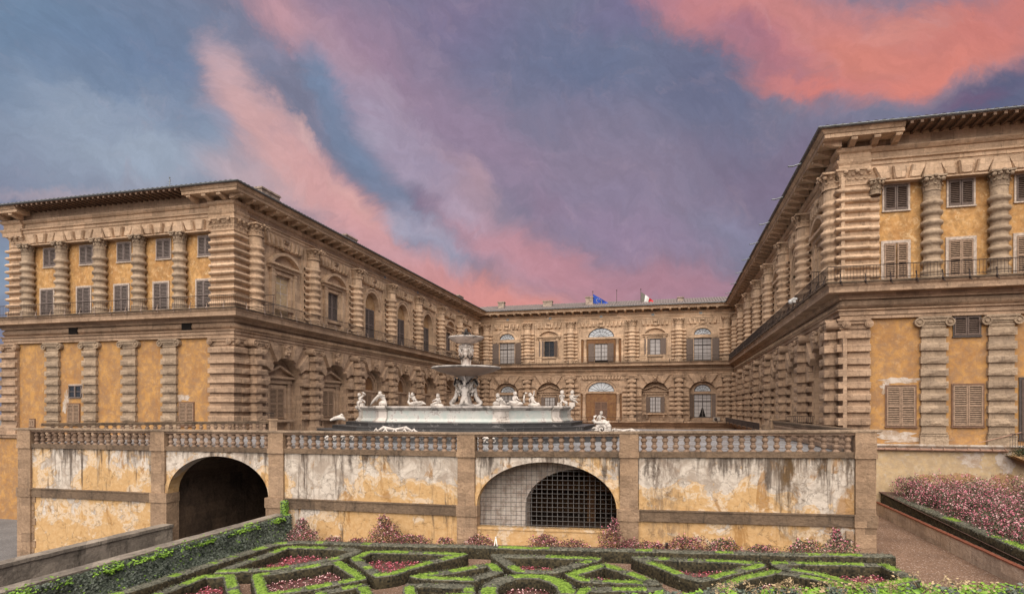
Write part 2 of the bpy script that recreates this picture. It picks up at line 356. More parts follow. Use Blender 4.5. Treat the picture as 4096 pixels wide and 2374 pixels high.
# ------------------------------------------------------------------ mesh helpers
class MB:
    def __init__(s): s.v = []; s.f = []; s.sm = []; s.mi = []
    def add(s, vs, fs, smooth=False, mi=0):
        k = len(s.v); s.v += [tuple(q) for q in vs]
        for f in fs: s.f.append(tuple(i+k for i in f)); s.sm.append(smooth); s.mi.append(mi)
        return s
    # local facade space: x along the wall, n out of it (world -y before turning), z up
    def box(s, x0, x1, n0, n1, z0, z1, mi=0):
        v = [(x, -n, z) for z in (z0, z1) for n in (n0, n1) for x in (x0, x1)]
        return s.add(v, [(0,1,3,2),(4,6,7,5),(0,4,5,1),(2,3,7,6),(0,2,6,4),(1,5,7,3)], mi=mi)
    def prism(s, pts, n0, n1, inset=0., mi=0, bev=0.):   # polygon in (x,z) pushed from n0 to n1, front may be inset
        k = len(pts); cx = sum(p[0] for p in pts)/k; cz = sum(p[1] for p in pts)/k
        v = [(x, -n0, z) for x, z in pts]
        rings = 1
        if bev:
            v += [(x, -(n1-bev), z) for x, z in pts]; rings = 2
        def ins(x, z):
            dx, dz = x-cx, z-cz; l = math.hypot(dx, dz) or 1
            return cx+dx*(1-inset/l), cz+dz*(1-inset/l)
        v += [(ins(x, z)[0], -n1, ins(x, z)[1]) for x, z in pts]
        f = [tuple(range(rings*k, rings*k+k))]
        for r in range(rings):
            for i in range(k): j = (i+1) % k; f.append((r*k+i, r*k+j, (r+1)*k+j, (r+1)*k+i))
        return s.add(v, f, mi=mi)
    def lathe(s, prof, c=(0, 0, 0), seg=16, a0=0., a1=2*PI, smooth=True, mi=0, sx=1., sy=1.):
        full = abs(a1-a0-2*PI) < 1e-6; m = seg if full else seg+1
        v = []; f = []
        for r, z in prof:
            for i in range(m):
                a = a0+(a1-a0)*i/seg; v.append((c[0]+r*math.cos(a)*sx, c[1]+r*math.sin(a)*sy, c[2]+z))
        for j in range(len(prof)-1):
            for i in range(seg):
                q = (i+1) % m; f.append((j*m+i, j*m+q, (j+1)*m+q, (j+1)*m+i))
        return s.add(v, f, smooth, mi)
    def tube(s, pts, r, seg=6, mi=0, smooth=True, taper=None):
        pts = [Vector(p) for p in pts]; v = []; f = []; n = len(pts)
        for i, p in enumerate(pts):
            d = (pts[min(i+1, n-1)]-pts[max(i-1, 0)]).normalized()
            a = d.cross(Vector((0, 0, 1)) if abs(d.z) < .9 else Vector((1, 0, 0))).normalized(); b = d.cross(a)
            rr = r[i] if isinstance(r, (list, tuple)) else r
            for k in range(seg):
                t = 2*PI*k/seg; v.append(p+a*rr*math.cos(t)+b*rr*math.sin(t))
        for i in range(n-1):
            for k in range(seg): q = (k+1) % seg; f.append((i*seg+k, i*seg+q, (i+1)*seg+q, (i+1)*seg+k))
        f.append(tuple(range(seg))); f.append(tuple(range((n-1)*seg, n*seg)))
        return s.add(v, f, smooth, mi)
    def ball(s, c, r, seg=10, rings=7, mi=0, rot=None):
        if not isinstance(r, (tuple, list)): r = (r, r, r)
        v = []; f = []
        for j in range(rings+1):
            t = PI*j/rings
            for i in range(seg):
                a = 2*PI*i/seg; q = Vector((r[0]*math.sin(t)*math.cos(a), r[1]*math.sin(t)*math.sin(a), r[2]*math.cos(t)))
                if rot: q = rot @ q
                v.append(q+Vector(c))
        for j in range(rings):
            for i in range(seg): q = (i+1) % seg; f.append((j*seg+i, j*seg+q, (j+1)*seg+q, (j+1)*seg+i))
        return s.add(v, f, True, mi)
    def merge(s, o, loc=(0, 0, 0), rz=0., sc=(1, 1, 1)):
        cc, ss = math.cos(rz), math.sin(rz); k = len(s.v)
        for x, y, z in o.v:
            x *= sc[0]; y *= sc[1]; z *= sc[2]
            s.v.append((x*cc-y*ss+loc[0], x*ss+y*cc+loc[1], z+loc[2]))
        s.f += [tuple(i+k for i in f) for f in o.f]; s.sm += o.sm; s.mi += o.mi
        return s
    def mesh(s, name, mats):
        me = bpy.data.meshes.new(name); me.from_pydata([tuple(q) for q in s.v], [], s.f)
        me.polygons.foreach_set('use_smooth', s.sm); me.polygons.foreach_set('material_index', s.mi)
        for q in (mats if isinstance(mats, (list, tuple)) else [mats]): me.materials.append(q)
        me.update(); return me
    def build(s, name, mats, parent=None, **kw):
        o = bpy.data.objects.new(name, s.mesh(name, mats)); col.objects.link(o)
        if parent: o.parent = parent
        return tag(o, **kw)
def tag(o, label=None, cat=None, group=None, kind=None):
    if label: o['label'] = label
    if cat: o['category'] = cat
    if group: o['group'] = group
    if kind: o['kind'] = kind
    return o
def thing(name, label, cat, loc=(0, 0, 0), rz=0., group=None):
    o = bpy.data.objects.new(name, None); o.location = loc; o.rotation_euler = (0, 0, rz); o.empty_display_size = .3
    col.objects.link(o); return tag(o, label, cat, group)
def inst(name, me, parent, loc=(0, 0, 0), rz=0., sc=None, label=None):
    o = bpy.data.objects.new(name, me); col.objects.link(o); o.parent = parent
    o.location = loc; o.rotation_euler = (0, 0, rz)
    if sc: o.scale = sc
    if label: o['label'] = label
    return o
def inv_unused(): pass
def sweep(mb, path, prof, mi=0, smooth=False, cap=True, zf=None, closed=False):
    """mouldings: profile (n,z) swept along plan points, n to the right of travel, mitred"""
    P = [Vector(p).to_2d() for p in path]; k = len(P); rows = []
    for i in range(k):
        if closed: d0 = (P[i]-P[i-1]).normalized(); d1 = (P[(i+1) % k]-P[i]).normalized()
        else:
            d0 = (P[i]-P[i-1]).normalized() if i else (P[1]-P[0]).normalized()
            d1 = (P[i+1]-P[i]).normalized() if i < k-1 else d0
        n0 = Vector((d0.y, -d0.x)); n1 = Vector((d1.y, -d1.x))
        b = (n0+n1); b = b/(b.length_squared/2) if b.length > 1e-6 else n0
        rows.append([(P[i].x+b.x*n, P[i].y+b.y*n, z+(zf(P[i].x) if zf else 0)) for n, z in prof])
    m = len(prof); v = [q for r in rows for q in r]; f = []
    for i in range(k if closed else k-1):
        j = (i+1) % k
        for a in range(m-1): f.append((i*m+a, j*m+a, j*m+a+1, i*m+a+1))
    if cap and not closed: f.append(tuple(range(m))); f.append(tuple(range((k-1)*m, k*m)))
    return mb.add(v, f, smooth, mi)
def wall_face(mb, x0, x1, z0, z1, holes, n=0., depth=.4, seg=14, mi=0, rmi=None, back=False, bmi=0):
    """wall in facade space with rectangular or arched holes (x0,x1,z0,zs,rz)"""
    if rmi is None: rmi = mi
    def quad(a, b, c, d):
        if b > a and d > c: mb.add([(a, -n, c), (b, -n, c), (b, -n, d), (a, -n, d)], [(0, 1, 2, 3)], mi=mi)
    x = x0
    for (a, b, c, zs, rz) in sorted(holes):
        quad(x, a, z0, z1); quad(a, b, z0, c)
        if rz <= 0:
            quad(a, b, zs, z1); top = [(a, zs), (b, zs)]
        else:
            cx = (a+b)/2; rx = (b-a)/2
            top = [(cx-rx*math.cos(PI*i/seg), zs+rz*math.sin(PI*i/seg)) for i in range(seg+1)]
            for i in range(seg):
                (p, q), (r, t) = top[i], top[i+1]
                mb.add([(p, -n, q), (r, -n, t), (r, -n, z1), (p, -n, z1)], [(0, 1, 2, 3)], mi=mi)
        ring = [(a, c)]+top+[(b, c)]
        if rz <= 0: ring = [(a, c), (a, zs), (b, zs), (b, c)]
        for i in range(len(ring)):
            (p, q), (r, t) = ring[i], ring[(i+1) % len(ring)]
            mb.add([(p, -n, q), (r, -n, t), (r, -n+depth, t), (p, -n+depth, q)], [(0, 1, 2, 3)], mi=rmi)
        if back: mb.add([(p, -n+depth, q) for p, q in ring], [tuple(range(len(ring)))], mi=bmi)
        x = b
    quad(x, x1, z0, z1)
    return mb
def arch_band(mb, cx, zs, rx, rz, w, n0, n1, a0=0., a1=PI, seg=18, mi=0, legs=None):
    prev = None
    pts = []
    for i in range(seg+1):
        a = a0+(a1-a0)*i/seg; ca, sa_ = math.cos(a), math.sin(a)
        pts.append(((cx+rx*ca, zs+rz*sa_), (cx+(rx+w)*ca, zs+(rz+w)*sa_)))
    if legs is not None:
        pts = [((pts[0][0][0], legs), (pts[0][1][0], legs))]+pts+[((pts[-1][0][0], legs), (pts[-1][1][0], legs))]
    v = []; f = []
    for (i0, o0) in pts:
        v += [(i0[0], -n0, i0[1]), (i0[0], -n1, i0[1]), (o0[0], -n1, o0[1]), (o0[0], -n0, o0[1])]
    for i in range(len(pts)-1):
        for a in range(4):
            b = (a+1) % 4; f.append((i*4+a, i*4+b, i*4+4+b, i*4+4+a))
    f.append((0, 1, 2, 3)); e = (len(pts)-1)*4; f.append((e, e+1, e+2, e+3))
    return mb.add(v, f, mi=mi)

# ------------------------------------------------------------------ the palace
XL, XR, YL, YR, YC = -31.3, 10.1, 39.3, 40.5, 100.85
ZF, ZM, ZC0, ZC1 = -2.1, 7.3, 5.25, 14.05      # floor, upper ledge, lower and upper capital tops
palace = thing('palace', 'brown sandstone palace wrapping three sides of a courtyard, with banded columns and ochre end walls', 'palace', (0, 0, ZF))
class PP:                                       # palace parts are given in world space
    pass
def pbuild(mb, name, mats, label=None):
    o = mb.build(name, mats, palace, label=label); o.location = (0, 0, -ZF); return o
def pinst(name, me, x, y, rz=0., z=0., label=None, sc=None):
    return inst(name, me, palace, (x, y, z-ZF), rz, sc, label)
FAC = {'LE': (0., lambda u: (u, YL)), 'RE': (0., lambda u: (u, YR)), 'CE': (0., lambda u: (u, YC)),
       'LI': (R(90), lambda u: (XL, u)), 'RI': (R(-90), lambda u: (XR, u))}
LO_Z = [(4.09, 4.52), (3.30, 3.74), (2.56, 2.95), (1.84, 2.26), (1.13, 1.52), (.43, .83), (-.28, .13), (-1.02, -.59)]
UP_Z = [12.22-.56*k for k in range(9)]
def rough(mb, amt=.02, sc=1.7):
    out = []
    for (x, y, z) in mb.v:
        d = mnoise.noise_vector(Vector((x*sc, y*sc, z*sc)))
        out.append((x+d.x*amt, y+d.y*amt, z+d.z*amt*.6))
    mb.v = out; return mb
def ring_prof(r0, r1, h=.175, k=5):
    return [(r0+(r1-r0)*math.sin(PI*i/k)**.6, -h+2*h*i/k) for i in range(k+1)]
# --- leafy capital
def leaf(mb, base, out, h, w, curl, mi=0):
    o = Vector(out).normalized(); s_ = Vector((-o.y, o.x, 0)); b = Vector(base); v = []; f = []
    for i in range(6):
        t = i/5; ww = w*(1-.55*t*t)*(1 if i < 5 else .5)
        off = curl*(t**2.2); zz = h*(t if t < .85 else .85-(t-.85)*1.6)
        for k in (-1, 0, 1):
            v.append(b+o*(off+(.03 if k == 0 else 0))+s_*ww*k*.5+Vector((0, 0, zz)))
    for i in range(5):
        for k in range(2): f.append((i*3+k, i*3+k+1, i*3+k+4, i*3+k+3))
    mb.add(v, f, True, mi)
def cap_corinth(r, h=.92, flat=False, w=1.15):
    mb = MB()
    mb.lathe([(r*1.08, 0), (r*1.12, .05), (r*1.0, .1), (r*.98, h*.6), (r*1.3, h*.86), (r*1.3, h*.88)], (0, -.35, 0), 14)
    for tier, (z0, hh, cu, off) in enumerate(((.07, .38, .17, 0), (.3, .42, .2, .5))):
        for i in range(8):
            a = 2*PI*(i+off)/8; o = (math.cos(a), math.sin(a), 0)
            if o[1] > .75: continue
            leaf(mb, (o[0]*r, -.35+o[1]*r, z0), o, hh, r*.72, cu)
    for sx in (-1, 1):
        a = math.atan2(-1, sx); o = Vector((math.cos(a), math.sin(a), 0))
        p = Vector((0, -.35, h*.74))+o*(r*1.42)
        mb.ball(p, (.13, .13, .13), 8, 6); mb.tube([Vector((0, -.35, h*.45))+o*r, Vector((0, -.35, h*.66))+o*r*1.1, p], [.05, .06, .09])
    for sx in (-.35, .35): mb.ball((sx*r, -.35-r*1.25, h*.75), (.09, .09, .09), 7, 5)
    mb.ball((0, -.35-r*1.4, h*.93), (.12, .1, .1), 7, 5)
    q = r*1.42; mb.box(-q, q, -.0, .35+q*.92, h*.88, h)
    return mb
def cap_ionic(w, n1, h=.62):
    mb = MB(); z = 0.
    mb.box(-w*.5, w*.5, 0, n1-.1, z, z+.2); mb.box(-w*.54, w*.54, 0, n1-.04, z+.2, z+.26)
    mb.box(-w*.56, w*.56, 0, n1, h-.32, h-.12); mb.box(-w*.66, w*.66, 0, n1+.06, h-.12, h)
    for sx in (-1, 1):
        cx = sx*w*.62; v = []; f = []; seg = 16
        for k, (rr, nn) in enumerate(((.25, 0), (.25, n1+.04), (.19, n1+.04), (.17, n1-.02), (.11, n1-.02), (.09, n1+.06), (0.001, n1+.07))):
            for i in range(seg):
                a = 2*PI*i/seg; v.append((cx+rr*math.cos(a), -nn, h-.33+rr*math.sin(a)))
        for k in range(6):
            for i in range(seg): q = (i+1) % seg; f.append((k*seg+i, k*seg+q, (k+1)*seg+q, (k+1)*seg+i))
        mb.add(v, f, False)
    return mb
CAPU_IN = cap_corinth(.62).mesh('capital', M['stone_up']); CAPU_END = cap_corinth(.42, .85).mesh('capital', M['stone_end'])
CAPL_IN = cap_ionic(1.15, .95).mesh('capital', M['stone_lo']); CAPL_END = cap_ionic(1.25, .28).mesh('capital', M['stone_end'])
def base_prof(r): return [(r*1.3, 0), (r*1.3, .14), (r*1.22, .16), (r*1.32, .25), (r*1.22, .33), (r*1.1, .37), (r*1.18, .44), (r*1.05, .5), (r, .52)]
def col_up(r0, r1, top, backing=0., seed=0):
    mb = MB(); ny = -.35
    prof = [(r, ZM+z) for r, z in base_prof(r0)]
    for z in reversed(UP_Z):
        if z+.19 > top: continue
        prof += [(r0, z-.2)]+[(r, z+dz) for r, dz in ring_prof(r0+.01, r1)]+[(r0, z+.2)]
    prof.append((r0, top))
    mb.lathe(prof, (0, ny, 0), 20)
    mb.box(-r0*1.35, r0*1.35, 0, .35+r0*1.35, ZM-.05, ZM+.03)
    if backing:
        mb.box(-backing+.06, backing-.06, 0, .2, ZM, top+.9)
        for z in UP_Z:
            pr = [(n, z+dz) for n, dz in ring_prof(.2, .5)]
            for sgn in (-1, 1):
                v = []; f = []
                xs = (sgn*backing, sgn*(backing-.05), sgn*.45)
                for x, k in zip(xs, (.0, 1, 1)):
                    for n, zz in pr: v.append((x, -(.2+(n-.2)*(1 if k else .55)), z+(zz-z)*(1 if k else .8)))
                m = len(pr)
                for a in range(2):
                    for b in range(m-1): f.append((a*m+b, a*m+b+1, (a+1)*m+b+1, (a+1)*m+b))
                f.append(tuple(range(m)))
                f.append((0, m-1, 2*m-1, m)) ; f.append((m, 2*m-1, 3*m-1, 2*m))
                mb.add(v, f, True)
        mb.box(-backing, backing, 0, .3, ZM, ZM+.4)
    return rough(mb, .018)
COLU_IN = [col_up(.58, .74, 13.13, 1.15).mesh('column', M['stone_up'])]
COLU_END = col_up(.42, .56, 12.33).mesh('column', M['stone_end'])
def blockmb(mb, x0, x1, n0, n1, z0, z1, b=.035):
    nx = max(2, int((x1-x0)/.25)); nzz = 3; v = []; f = []
    # front face gridded for rockwork, with chamfered rim
    for j in range(nzz+1):
        for i in range(nx+1):
            e = (i in (0, nx)) or (j in (0, nzz))
            x = x0+(x1-x0)*i/nx; z = z0+(z1-z0)*j/nzz
            d = 0 if e else mnoise.noise(Vector((x*5+x0, z*5, n1*3)))*.045
            v.append((x, -(n1-(b if e else 0)+d), z))
    for j in range(nzz):
        for i in range(nx): a = j*(nx+1)+i; f.append((a, a+1, a+nx+2, a+nx+1))
    mb.add(v, f); 
    return mb.box(x0, x1, n0, n1-b-.004, z0+.002, z1-.002)
def col_lo():
    mb = MB()
    mb.lathe([(.66, ZF), (.66, ZF+.2), (.6, ZF+.3), (.66, ZF+.42), (.55, ZF+.55), (.52, ZF+.6), (.50, 4.66)], (0, -.42, 0), 16)
    mb.box(-1.5, 1.5, 0, .2, ZF, 4.05); mb.box(-.72, .72, .0, 1.1, ZF, ZF+.45)
    for i, (a, b) in enumerate(LO_Z):
        w = .66+random.uniform(-.02, .02)
        blockmb(mb, -w, w, .2, 1.05, a, b)
        w2 = 1.52 if i > 1 else 1.25
        if i > 0:
            blockmb(mb, -w2, -w-.02, .2, .5, a, b); blockmb(mb, w+.02, w2, .2, .5, a, b)
    return rough(mb, .014)
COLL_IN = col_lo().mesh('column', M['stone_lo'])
def pil_lo():
    mb = MB(); mb.box(-.62, .62, 0, .14, ZF, 4.66)
    for a, b in LO_Z: blockmb(mb, -.7, .7, .0, .3, a, b)
    mb.box(-.72, .72, 0, .24, ZF, ZF+.5); mb.box(-.70, .70, 0, .27, ZF+.5, ZF+.58); mb.box(-.68, .68, 0, .22, ZF+.62, ZF+.7)
    return mb
PILL = pil_lo().mesh('pilaster', M['stone_end'])

def put_col(fac, u, kind):
    rz, pos = FAC[fac]; x, y = pos(u)
    if kind == 'up':
        c_ = pinst('column', COLU_IN[0], x, y, rz); inst('capital', CAPU_IN, c_, (0, 0, 13.13))
    elif kind == 'upend':
        c_ = pinst('column', COLU_END, x, y, rz); inst('capital', CAPU_END, c_, (0, 0, 12.33))
    elif kind == 'lo':
        c_ = pinst('column', COLL_IN, x, y, rz); inst('capital', CAPL_IN, c_, (0, 0, 4.63))
    else:
        c_ = pinst('pilaster', PILL, x, y, rz); inst('capital', CAPL_END, c_, (0, 0, 4.63))
# --- columns (the parents' stored heights are world heights, as the mesh data use them)
YCOLS = [41.3+8*i for i in range(8)]; YCOLR = [41.2+8*i for i in range(8)]
XCEN = [-10.6+d for d in (-19.4, -12.2, -4.95, 4.95, 12.2, 19.4)]
for u in YCOLS: put_col('LI', u, 'up'); put_col('LI', u, 'lo')
for u in YCOLR: put_col('RI', u, 'up'); put_col('RI', u, 'lo')
for u in XCEN: put_col('CE', u, 'up'); put_col('CE', u, 'lo')
for u in (-46.96, -43.17, -39.45, -35.70): put_col('LE', u, 'upend')
for u in (-50.45,): put_col('LE', u, 'upend')
for u in (14.62, 17.94, 21.26): put_col('RE', u, 'upend')
for u in (-48.18, -44.42, -40.63, -36.87): put_col('LE', u, 'loend')
for u in (14.80, 18.16, 21.5): put_col('RE', u, 'loend')
# --- corner piers
def pier_up(path, name='corner_pier'):
    mb = MB()
    sweep(mb, path, [(0, ZM), (.42, ZM), (.42, ZM+.2), (.36, ZM+.22), (.42, ZM+.32), (.33, ZM+.42), (.25, ZM+.5), (.25, 13.1), (.0, 13.1)])
    for z in UP_Z+[12.22+.56]:
        sweep(mb, path, [(n, z+dz) for n, dz in ring_prof(.22, .52, .18, 6)], smooth=False)
    rough(mb, .02)
    o = pbuild(mb, name, M['stone_up'])
    cp = MB(); sweep(cp, path, [(.22, 13.1), (.3, 13.12), (.3, 13.2), (.24, 13.22), (.26, 13.6), (.42, 13.92), (.5, 13.95), (.5, 14.05), (0, 14.05)])
    P = [Vector(p) for p in path]
    for i in range(len(P)-1):
        a, b = P[i], P[i+1]; d = (b-a); n = Vector((d.y, -d.x, 0)).normalized(); l = d.length; dn = d.normalized()
        k = max(2, int(l/.42))
        for tier, (z0, hh, cu) in enumerate(((13.2, .36, .16), (13.42, .4, .2))):
            for q in range(k+(tier == 1)):
                t = (q+.5*(tier == 0))/k
                p = a.to_3d()+Vector((d.x, d.y, 0))*t+n*.27; leaf(cp, (p.x, p.y, z0), n, hh, .36, cu)
        for t in (0.04, .5, .96):
            p = a.to_3d()+Vector((d.x, d.y, 0))*t+n*.46; cp.ball((p.x, p.y, 13.88), .13, 8, 6)
    c_ = cp.build('capital', M['stone_up'], o)
    return o
pier_up([(-52.2, 44), (-52.2, YL), (-50.95, YL)])
pier_up([(-33.05, YL), (XL, YL), (XL, YL+1.15)])
pier_up([(XR, YR+1.1), (XR, YR), (11.42, YR)])
mb = MB(); mb.box(11.42, 11.98, -.0, .16, ZM, 13.2)
for z in UP_Z: sweep(mb, [(11.44, 0), (11.96, 0)], [(n, z+dz) for n, dz in ring_prof(.14, .36, .19, 6)])
mb.v = [(x, y+YR, z) for x, y, z in mb.v]; pbuild(mb, 'pilaster', M['stone_up'])
inst('capital', CAPU_END, palace, (11.72, YR+.12, 12.4-ZF), 0, (.7, 1, 1))
def pier_lo(path):
    mb = MB(); sweep(mb, path, [(0, ZF), (.34, ZF), (.34, ZF+.5), (.3, ZF+.6), (.2, ZF+.7), (.18, 4.66), (0, 4.66)])
    for k, (a, b) in enumerate(LO_Z):
        n = .4+random.uniform(-.02, .02)
        sweep(mb, path, [(.1, a), (n-.03, a), (n, a+.03), (n, b-.03), (n-.03, b), (.1, b)])
    rough(mb, .03, 2.3)
    o = pbuild(mb, 'corner_pier', M['stone_lo'])
    cp = MB(); sweep(cp, path, [(0, 4.66), (.26, 4.66), (.26, 4.74), (.2, 4.76), (.2, 4.9), (.34, 4.95), (.34, 5.12), (.42, 5.14), (.42, 5.25), (0, 5.25)])
    P = [Vector(p) for p in path]
    for i in range(len(P)-1):
        a, b = P[i], P[i+1]; d = b-a; n = Vector((d.y, -d.x)).normalized()
        ends = [0.06, .94] if len(P) < 4 else [.5]
        for t in ends:
            p = a+d*t
            for rr, nn in ((.24, .4), (.17, .44), (.08, .48)):
                cp.tube([(p.x+n.x*.1, p.y+n.y*.1, 4.93), (p.x+n.x*nn, p.y+n.y*nn, 4.93)], rr, 12, smooth=False)
    cp.build('capital', M['stone_lo'], o)
pier_lo([(-53.3, 44), (-53.3, YL), (-51.8, YL)])
pier_lo([(-33.2, YL), (XL, YL), (XL, YL+1.1)])
pier_lo([(XR, YR+1.0), (XR, YR), (11.48, YR)])
# --- horizontal mouldings
PATH = [(-53.0, 72), (-53.0, YL), (XL, YL), (XL, YC), (XR, YC), (XR, YR), (34, YR)]
mb = MB()
sweep(mb, PATH, [(0, 5.25), (.22, 5.25), (.22, 5.45), (.29, 5.46), (.29, 5.68), (.42, 5.74), (.42, 5.81), (.0, 5.83)])
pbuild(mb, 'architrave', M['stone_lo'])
mb = MB()
fr = [(.12+.17*math.sin(PI*i/8), 5.83+.56*i/8) for i in range(9)]
sweep(mb, PATH, fr, smooth=True)
pbuild(mb, 'frieze', M['stone_lo'])
for u in (-45.9, -35.15): mb = MB(); mb.box(u-.42, u+.42, -YL+.25, -YL+.34, 5.86, 6.36); pbuild(mb, 'vent', M['hole'])
mb = MB()
sweep(mb, PATH, [(0, 6.39), (.32, 6.39), (.32, 6.47), (.36, 6.5), (.40, 6.56), (.40, 6.70), (1.0, 6.72), (1.0, 7.02), (1.02, 7.05), (1.12, 7.16), (1.12, 7.22), (0, 7.3)])
pbuild(mb, 'cornice', M['stone_lo'])
mb = MB()
sweep(mb, PATH, [(0.0, 7.3), (.9, 7.22), (1.2, 7.24), (1.2, 7.33), (0, 7.36)])
pbuild(mb, 'balcony_ledge', M['stone_dark'])
mb = MB()
sweep(mb, PATH, [(0, 14.05), (.14, 14.05), (.14, 14.24), (.2, 14.25), (.2, 14.45), (.32, 14.5), (.32, 14.57), (0.04, 14.6), (.04, 15.0), (.14, 15.03), (.22, 15.12), (.28, 15.2), (.28, 15.28), (0, 15.32), (0, 16.2)])
pbuild(mb, 'frieze', M['stone_up'])
for pth in ([(-52.9, 41.2), (-52.9, YL), (-51.2, YL)], [(-33.2, YL), (XL, YL), (XL, YL+1.3)], [(XR, YR+1.2), (XR, YR), (11.5, YR)]):
    mb = MB(); sweep(mb, pth, [(.1, 14.06), (.32, 14.06), (.32, 14.3), (.42, 14.46), (.46, 14.58), (.26, 14.62), (.26, 15.0), (.4, 15.1), (.46, 15.2), (.46, 15.3), (.1, 15.31)])
    pbuild(mb, 'frieze', M['stone_up'])
def modillion(mb, x, y, nx, ny):
    w = .17; prof = [(.26, 15.28), (.55, 15.3), (.85, 15.4), (1.1, 15.5), (1.2, 15.46), (1.24, 15.54), (1.22, 15.63), (.26, 15.63)]
    sx, sy = -ny, nx; v = []
    for s_ in (-1, 1):
        for n, z in prof: v.append((x+nx*n+sx*w*s_, y+ny*n+sy*w*s_, z))
    k = len(prof); f = [tuple(range(k)), tuple(range(k, 2*k))]+[(i, (i+1) % k, k+(i+1) % k, k+i) for i in range(k)]
    mb.add(v, f)
CORO = [(.2, 15.64), (1.3, 15.64), (1.3, 15.84), (1.36, 15.87), (1.42, 15.97), (1.5, 16.04), (1.5, 16.12), (.2, 16.12)]
mb = MB(); sweep(mb, [(-52.9, 47), (-52.9, YL), (-50.4, YL)], CORO)
mb2 = MB(); sweep(mb2, [(-34.7, YL), (XL, YL), (XL, YC), (XR, YC), (XR, YR), (12.95, YR)], CORO)
u = YL-.6
while u < YC-2: modillion(mb2, XL, u, 1, 0); u += 1.43
u = YR-.6
while u < YC-2: modillion(mb2, XR, u, -1, 0); u += 1.43
u = XL+2.2
while u < XR-1.6: modillion(mb2, u, YC, 0, -1); u += 1.4
for u in (-34.2, -32.9, -31.6): modillion(mb2, u, YL, 0, -1)
for u in (10.4, 11.6, 12.7): modillion(mb2, u, YR, 0, -1)
for u in (-52.6, -51.2): modillion(mb, u, YL, 0, -1)
pbuild(mb2, 'cornice', M['stone_up']); pbuild(mb, 'cornice', M['stone_up'])
# small frieze vents
for u in (64.5, 74.0, 90.0): pbuild(MB().merge(MB().box(u-.25, u+.25, 0, .02, 14.66, 14.98), (XL+.045, 0, 0), R(90)), 'vent', M['gutter'])
for u in (-26.3, -19.0, -10.6, -2.4, 4.9): pbuild(MB().box(u-.22, u+.22, -YC+.04, -YC+.07, 14.68, 15.0), 'vent', M['gutter'])
# --- roof: tiles, rafters
def roof_tiles(mb, u0, u1, pt, c0, c1, n0=1.66, nb=-5., z0=16.16, sl=.28, pitch=.42):
    """rows of barrel tiles; c0/c1: +1 convex corner, -1 inner corner, 0 plain end"""
    k = int((u1-u0+ (n0 if c0 > 0 else 0)+(n0 if c1 > 0 else 0))/pitch); u = u0-(n0 if c0 > 0 else 0)
    for i in range(k+1):
        front, back = n0, nb
        for cc, s in ((c0, u-u0), (c1, u1-u)):
            if cc > 0: back = max(back, -s)
            if cc < 0: front = min(front, s)
        if front-back > .15 and front > back:
            v = []; m = 6
            for n in (front, front-.02, back):
                for j in range(m+1):
                    a = PI*j/m; v.append(pt(u+math.cos(a)*pitch*.4, n)+((z0+(n0-n)*sl)+math.sin(a)*.10+(0 if n != front else -.0),))
            f = [(r*(m+1)+j, r*(m+1)+j+1, (r+1)*(m+1)+j+1, (r+1)*(m+1)+j) for r in range(2) for j in range(m)]
            f.append(tuple(range(m+1)))
            mb.add(v, f, True)
        u += pitch
def roof_plane(mb, quad, t=.06):
    v = [tuple(q) for q in quad]+[(x, y, z-t) for x, y, z in quad]
    mb.add(v, [(0, 1, 2, 3), (4, 5, 6, 7), (0, 1, 5, 4), (1, 2, 6, 5), (2, 3, 7, 6), (3, 0, 4, 7)])
mb = MB()
roof_tiles(mb, -52.9, XL, lambda u, n: (u, YL-n), 1, 1)
roof_tiles(mb, YL, YC, lambda u, n: (XL+n, u), 1, -1)
roof_tiles(mb, XL, XR, lambda u, n: (u, YC-n), -1, -1)
roof_tiles(mb, YR, YC, lambda u, n: (XR-n, u), 1, -1)
roof_tiles(mb, XR, 30, lambda u, n: (u, YR-n), 1, 0)
B = 5.5; e = 1.62; zt = 16.14; zb = zt+(e+B)*.28
roof_plane(mb, [(-52.9-e, YL-e, zt), (XL+e, YL-e, zt), (XL-B, YL+B, zb), (-52.9+B, YL+B, zb)])
roof_plane(mb, [(XL+e, YL-e, zt), (XL+e, YC-e, zt), (XL-B, YC+B, zb), (XL-B, YL+B, zb)])
roof_plane(mb, [(XL+e, YC-e, zt), (XR-e, YC-e, zt), (XR+B, YC+B, zb), (XL-B, YC+B, zb)])
roof_plane(mb, [(XR-e, YC-e, zt), (XR-e, YR-e, zt), (XR+B, YR+B, zb), (XR+B, YC+B, zb)])
roof_plane(mb, [(XR-e, YR-e, zt), (34, YR-e, zt), (34, YR+B, zb), (XR+B, YR+B, zb)])
roof_plane(mb, [(-52.9-e, YL-e, zt), (-52.9+B, YL+B, zb), (-52.9+B, 72, zb), (-52.9-e, 72, zt)])
mb.box(-52.9+B, XL-B, -80, -YL-B, zb-.3, zb); mb.box(XR+B, 34, -110, -YR-B, zb-.3, zb)
roof = pbuild(mb, 'roof', M['tile'])
mb = MB()
u = -50.0
while u < -34.8: mb.box(u-.07, u+.08, -YL, -YL+1.6, 15.9, 16.06); u += .5
mb.box(-50.2, -34.7, -YL+.0, -YL+1.6, 16.055, 16.08); mb.build('rafters', M['rafter'], roof); mb = MB()
u = 13.2
while u < 30: mb.box(u-.07, u+.08, -YR, -YR+1.6, 15.9, 16.06); u += .5
mb.box(13, 30, -YR, -YR+1.6, 16.055, 16.08)
mb.build('rafters', M['rafter'], roof)
mb = MB()
sweep(mb, [(-52.9, 60), (-52.9, YL), (XL, YL), (XL, YC), (XR, YC), (XR, YR), (34, YR)], [(1.56, 16.13), (1.68, 16.11), (1.72, 16.17), (1.7, 16.2), (1.66, 16.2), (1.66, 16.16), (1.58, 16.16)])
mb.build('gutter', M['gutter'], roof)
